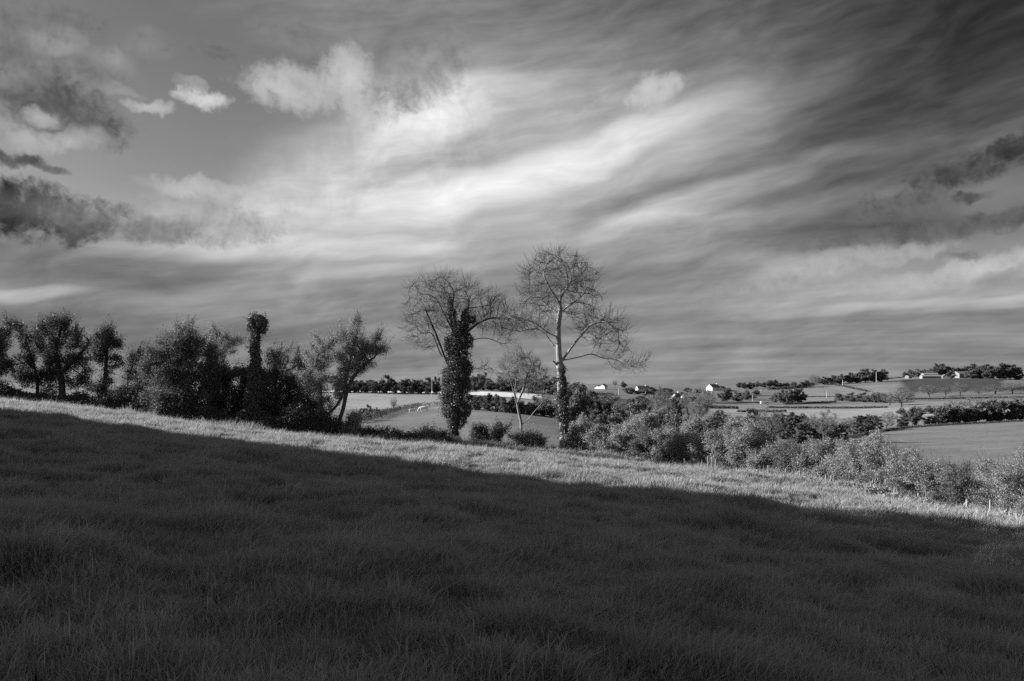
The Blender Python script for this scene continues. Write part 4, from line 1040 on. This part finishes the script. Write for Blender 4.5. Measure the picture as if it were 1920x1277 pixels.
house('farmhouse', 1337, None, 880, 38, 15, 9, 3.6, 3.6, 'large white farmhouse with bright gable on the skyline', [(-3, 1.9, 1.3, 1.3), (1, 1.9, 1.3, 1.3), (4.5, 1.9, 1.3, 1.3)], (6.5,), [(11, -2, 6, 6, 2.8, 2.0)])
house('annexe', 1354, None, 880, 45, 8, 6, 2.6, 2.2, 'small white annexe right of the large farmhouse', [(1, 1.5, 1, 1)])
house('double_gabled_house', 1268, None, 640, 55, 9, 6.5, 3.2, 3.0, 'white house with two gables in the hollow below the skyline', [(0, 1.8, 1.1, 1.2)], (3.6,), [(-2, -7, 6, 5, 2.4, 2.2), (8, 5, 10, 5, 2.6, 2.2)])
house('white_cottage', 1560, None, 948, 15, 11, 6, 2.4, 1.6, 'low white cottage under the trees of the round hill', [(-2, 1.4, 1, 1), (2, 1.4, 1, 1)])
house('shed', 1745, None, 1010, -6, 25, 9, 3.0, 1.6, 'long low farm shed with pale roof on the hill', wall='wall_grey', roof='tin', cat='shed')
house('shed', 1743, None, 1060, -4, 20, 9, 4.6, 2.2, 'farm shed with pale roof standing behind the long low one', wall='wall_grey', roof='tin', cat='shed')
house('barn', 1803, None, 1040, 12, 20, 14, 5.5, 3.6, 'big barn with wide pale roof beside the hill wood', wall='wall_grey', roof='tin', cat='barn')
house('outhouse', 1771, None, 1000, 70, 7, 6, 3.0, 2.0, 'small pale outhouse between the long shed and the barn', wall='wall_grey', roof='tin', cat='shed')
house('hut', 1703, None, 1060, 30, 7, 6, 2.4, 2.2, 'tiny pale hut before the trees left of the hill farm', wall='wall_grey', roof='tin', cat='shed')

# ------------------------------------------------------------------ poles along the lanes
def pole_(px, top, base, label, dist=None, cross=True, mt='pole'):
    d = dist or hit(px, base); x = X_(px) * d; z = gz1(x, d); h = V_(top) * d - z
    root = empty('telegraph_pole', (x, d, z)); tag(root, label, 'pole', 'telegraph poles')
    w = max(.16, .00036 * d)
    link('shaft', mesh_np('shaft', *tubes([(np.array([[0, 0, -.3], [0, 0, h * .5], [.03, 0, h]]), np.array([w, w * .85, w * .65]))], lambda q: 8), MT[mt], True), root)
    bm = bmesh.new(); box(bm, -.7 if cross else -.5, .7 if cross else .1, -.06 - w, .06 - w, h - .55, h - .4); bmobj('crossarm', bm, mt, root)
    return root
PL = [(810, 710, 741, 'pale telegraph pole in the bright pasture left of the ivy tree', 375), (1160, 726, 748, 'telegraph pole left of the white bungalow', None), (1264, 747, 760, 'short telegraph pole below the double-gabled house', None), (1334, 734, 753, 'slim telegraph pole left of the two round trees', None), (1411, 738, 753, 'telegraph pole left of the white van', None), (1469, 741, 755, 'left of two poles before the valley tree clump', None), (1498, 740, 754, 'right of two poles before the valley tree clump', None),
      (1550, 733, 747, 'lone telegraph pole on the flank of the round hill', None), (1580, 712, 725, 'telegraph pole high on the round hill', None), (1643, 697, 718, 'telegraph pole among the trees right of the round hill', 940), (1427, 729, 741, 'dark pole standing behind the white van', None), (1210, 734, 745, 'thin pole below the bungalow', None)]
for p in PL: pole_(p[0], p[1], p[2], p[3], p[4])

# ------------------------------------------------------------------ van on the lane
def van():
    d = hit(1432, 757.5); x = X_(1432) * d
    root = empty('van', (x, d, gz1(x, d))); tag(root, 'white van parked on the lane in the valley', 'van')
    bm = bmesh.new()
    prof = [(-2.7, .35), (2.4, .35), (2.7, .6), (2.6, 1.05), (1.9, 1.25), (1.3, 2.05), (-2.5, 2.15), (-2.75, 1.9)]
    a = [bm.verts.new((p[0], -.95, p[1])) for p in prof]; b = [bm.verts.new((p[0], .95, p[1])) for p in prof]
    bm.faces.new(a); bm.faces.new(b[::-1])
    for k in range(len(prof)): bm.faces.new((a[k], b[k], b[(k + 1) % 8], a[(k + 1) % 8]))
    bmesh.ops.recalc_face_normals(bm, faces=bm.faces[:]); bmobj('body', bm, 'paint', root, .06)
    bm = bmesh.new(); box(bm, .5, 1.35, -.98, -.9, 1.3, 1.85); bmobj('side_window', bm, 'glass', root)
    for wx in (-1.7, 1.7):
        for wy in (-.85, .85):
            bm = bmesh.new(); bmesh.ops.create_cone(bm, cap_ends=True, segments=16, radius1=.36, radius2=.36, depth=.24, matrix=Matrix.Translation((wx, wy, .36)) @ Matrix.Rotation(R(90), 4, 'X')); bmobj('wheel', bm, 'rubber', root)
    return root
van()

# ------------------------------------------------------------------ animals: one skinned body each
def beast(name, x, y, rz, pts, edges, label, group, mt, cat, scale=1.0, extra=None):
    """skeleton with radii -> continuous skin"""
    me = bpy.data.meshes.new('body'); me.from_pydata([p[:3] for p in pts], edges, []); me.update()
    o = bpy.data.objects.new(name, me); col.objects.link(o)
    sk = o.modifiers.new('skin', 'SKIN'); sk.use_smooth_shade = True
    for i, p in enumerate(pts):
        v = me.skin_vertices[0].data[i]; v.radius = (p[3], p[4] if len(p) > 4 else p[3]); v.use_root = (i == 0)
    ss = o.modifiers.new('subdivision', 'SUBSURF'); ss.levels = 2; ss.render_levels = 2
    me.materials.append(MT[mt])
    o.location = (x, y, gz1(x, y)); o.rotation_euler = (0, 0, R(rz)); o.scale = (scale,) * 3
    return tag(o, label, cat, group)
def cow(px, py, rz, scale, label, graze=True, group='cattle in the fields', dist=None):
    d = dist or hit(px, py); x = X_(px) * d
    hx, hz = (1.45, .35) if graze else (1.5, 1.55)
    nx, nz = (1.2, .75) if graze else (1.2, 1.35)
    pts = [(-.2, 0, 1.0, .36, .42), (-.85, 0, 1.08, .30, .34), (.55, 0, 1.06, .30, .38), (.95, 0, 1.08, .2, .26), (nx, 0, nz, .13, .17), (hx, 0, hz, .13, .14), (hx + .22, 0, hz - .16, .085),
           (-.9, .2, .72, .15), (-.98, .2, .40, .07), (-.92, .2, .02, .06), (-.9, -.2, .72, .15), (-.92, -.2, .40, .07), (-.86, -.2, .02, .06),
           (.62, .18, .70, .12), (.66, .18, .38, .07), (.66, .18, .02, .06), (.62, -.18, .70, .12), (.56, -.18, .38, .07), (.58, -.18, .02, .06),
           (-1.2, 0, 1.2, .05), (-1.28, 0, .75, .03), (hx - .05, .2, hz + .1, .05), (hx - .05, -.2, hz + .1, .05)]
    E = [(0, 1), (0, 2), (2, 3), (3, 4), (4, 5), (5, 6), (1, 7), (7, 8), (8, 9), (1, 10), (10, 11), (11, 12), (2, 13), (13, 14), (14, 15), (2, 16), (16, 17), (17, 18), (1, 19), (19, 20), (5, 21), (5, 22)]
    return beast('cow', x, d, rz, pts, E, label, group, 'cow', 'cow', scale)
cow(794, 772, 175, 1.25, 'white cow grazing below the curving hedge bank')
cow(772, 773, 10, .75, 'white calf standing left of the grazing white cow', False)
cow(1101, 770, 90, 1.1, 'left of two white cattle seen over the thicket bushes', False, dist=260)
cow(1119, 770, 60, 1.1, 'right of two white cattle seen over the thicket bushes', False, dist=262)
def sheep(px, y, rz, lying, scale, label):
    x = X_(px) * y; z = .28 if lying else .62
    pts = [(0, 0, z, .27, .30), (-.36, 0, z - .01, .23, .26), (.34, 0, z + .02, .22, .26), (.55, 0, z + .16, .13), (.70, 0, z + .20, .10, .11), (.86, 0, z + .10, .06), (.66, .14, z + .22, .03), (.66, -.14, z + .22, .03)]
    E = [(0, 1), (0, 2), (2, 3), (3, 4), (4, 5), (4, 6), (4, 7)]
    for sx, par in ((-.4, 1), (.36, 2)):
        for sy in (.14, -.14):
            n = len(pts)
            if lying: pts += [(sx + .05, sy * 1.6, .12, .08), (sx + .28, sy * 1.7, .06, .045)]; E += [(par, n), (n, n + 1)]
            else: pts += [(sx, sy, .36, .08), (sx + .02, sy, .02, .04)]; E += [(par, n), (n, n + 1)]
    return beast('sheep', x, y, rz, pts, E, label, 'sheep by the ivy tree', 'sheep', 'sheep', scale)
sheep(857, 57.6, 172, False, .95, 'grey sheep standing in the shade at the foot of ivy clad tree')
sheep(811, 56.6, 178, True, .8, 'sheep lying in the grass left of the ivy clad tree')

# ------------------------------------------------------------------ grass of the near field: uncountable blades
def tuft(seed, n, hgt, rad, lean):
    r = np.random.default_rng(seed)
    V, Fq, S, nb = [], [], [], 0
    for b in range(n):
        a = r.uniform(0, 6.283); q = rad * math.sqrt(r.random()); x, y = q * math.cos(a), q * math.sin(a)
        h = hgt * r.uniform(.5, 1.25) * (1 - .35 * q / rad); w = r.uniform(.0026, .0048)
        if b % 11 == 0: h *= 1.6; w *= 1.15
        az = r.uniform(0, 6.283); bend = r.uniform(.05, .55) * h; dx, dy = math.cos(az) * bend + lean[0] * h + x * .35, math.sin(az) * bend + lean[1] * h + y * .35
        f = r.uniform(0, 6.283); wx, wy = math.cos(f) * w, math.sin(f) * w
        p0 = (x, y, -.03); p1 = (x + dx * .3, y + dy * .3, h * .55); p2 = (x + dx, y + dy, h * r.uniform(.75, 1.0))
        V += [(p0[0] - wx, p0[1] - wy, p0[2]), (p0[0] + wx, p0[1] + wy, p0[2]), (p1[0] + wx * .8, p1[1] + wy * .8, p1[2]), (p1[0] - wx * .8, p1[1] - wy * .8, p1[2]), p2]
        Fq += [nb, nb + 1, nb + 2, nb + 3, nb + 3, nb + 2, nb + 4]; S += [4, 3]; nb += 5
    return mesh_np('tuft', np.array(V), np.array(Fq), np.array(S), MT['grass'])
def grass():
    tc = bpy.data.collections.new('grass_tufts')
    for k in range(8):
        o = bpy.data.objects.new('tuft', tuft(900 + k, 130, .15 + .02 * (k % 4), .16, (.16, -.05))); tc.objects.link(o)
    r = np.random.default_rng(77)
    pts, scl, rot = [], [], []
    def sow(y0, y1, per_m2, s0, even=False):
        area = .5 * (y1 * y1 - y0 * y0) * 1.56 + 3 * (y1 - y0)
        n = int(area * per_m2)
        y = np.sqrt(r.uniform(y0 * y0, y1 * y1, n)); x = r.uniform(-1, 1, n) * (.78 * y + 1.5)
        px = x / y * F + 960
        ok = y < edge_y(np.clip(px, -900, 2900)) * 1.03
        x, y, px = x[ok], y[ok], px[ok]
        # thick and thin growth, hollows and tussocks
        g = vnoise(x * .7, y * .8, 21) + .7 * vnoise(x * 1.9, y * 2.1, 22) + .5 * vnoise(x * .22, y * .25, 23)
        tk = np.clip(vnoise(x * 2.1 + 3, y * 2.4, 41) + .5 * vnoise(x * 4.6, y * 5.0, 42) - .12, -.5, 1)      # tussocks
        if even: g = g * .2; tk = tk * .2
        keep = r.random(len(x)) < np.clip(.80 + .30 * g + .45 * np.minimum(tk, .3), .28, 1)
        x, y, g, px, tk = x[keep], y[keep], g[keep], px[keep], tk[keep]
        s = s0 * np.clip(.92 + .18 * g + .55 * tk, .6, 1.6) * r.uniform(.75, 1.25, len(x))
        e = edge_y(np.clip(px, -900, 2900)); s *= 1 + .8 * np.clip((y - e * .955) / (e * .05), 0, 1)      # rank growth under the hedge
        pts.append(np.stack([x, y, gz(x, y) + .05 * np.maximum(tk, 0)], 1)); scl.append(np.stack([s * 1.15, s * 1.15, s], 1)); rot.append(np.stack([np.zeros(len(x)), np.zeros(len(x)), r.normal(0, .6, len(x)) + 1.2 * vnoise(x * .35, y * .35, 31)], 1))
    sow(2.4, 12, 55, .95, True); sow(2.4, 9, 100, .80); sow(9, 18, 70, .95); sow(18, 36, 36, 1.15); sow(36, 66, 19, 1.45)
    P = np.concatenate(pts); S = np.concatenate(scl); Q = np.concatenate(rot)
    print('tufts', len(P))
    me = bpy.data.meshes.new('grass_points'); me.vertices.add(len(P)); me.vertices.foreach_set('co', P.astype(np.float32).ravel())
    for nm, d in (('scl', S), ('rot', Q)):
        a = me.attributes.new(nm, 'FLOAT_VECTOR', 'POINT'); a.data.foreach_set('vector', d.astype(np.float32).ravel())
    o = link('pasture_grass', me); tag(o, 'long rough grass covering the sloping near field', 'grass', None, 'stuff')
    ng = bpy.data.node_groups.new('grass_scatter', 'GeometryNodeTree')
    ng.interface.new_socket('Geometry', in_out='INPUT', socket_type='NodeSocketGeometry'); ng.interface.new_socket('Geometry', in_out='OUTPUT', socket_type='NodeSocketGeometry')
    N = ng.nodes; Lk = ng.links
    gi = N.new('NodeGroupInput'); go = N.new('NodeGroupOutput'); ip = N.new('GeometryNodeInstanceOnPoints'); ci = N.new('GeometryNodeCollectionInfo')
    ci.inputs['Collection'].default_value = tc; ci.inputs['Separate Children'].default_value = True; ci.inputs['Reset Children'].default_value = True
    ip.inputs['Pick Instance'].default_value = True
    a1 = N.new('GeometryNodeInputNamedAttribute'); a1.data_type = 'FLOAT_VECTOR'; a1.inputs['Name'].default_value = 'rot'
    a2 = N.new('GeometryNodeInputNamedAttribute'); a2.data_type = 'FLOAT_VECTOR'; a2.inputs['Name'].default_value = 'scl'
    Lk.new(gi.outputs[0], ip.inputs['Points']); Lk.new(ci.outputs[0], ip.inputs['Instance']); Lk.new(a1.outputs['Attribute'], ip.inputs['Rotation']); Lk.new(a2.outputs['Attribute'], ip.inputs['Scale'])
    Lk.new(ip.outputs[0], go.inputs[0])
    o.modifiers.new('scatter', 'NODES').node_group = ng
grass()
print('script done', round(time.time() - T0, 1))
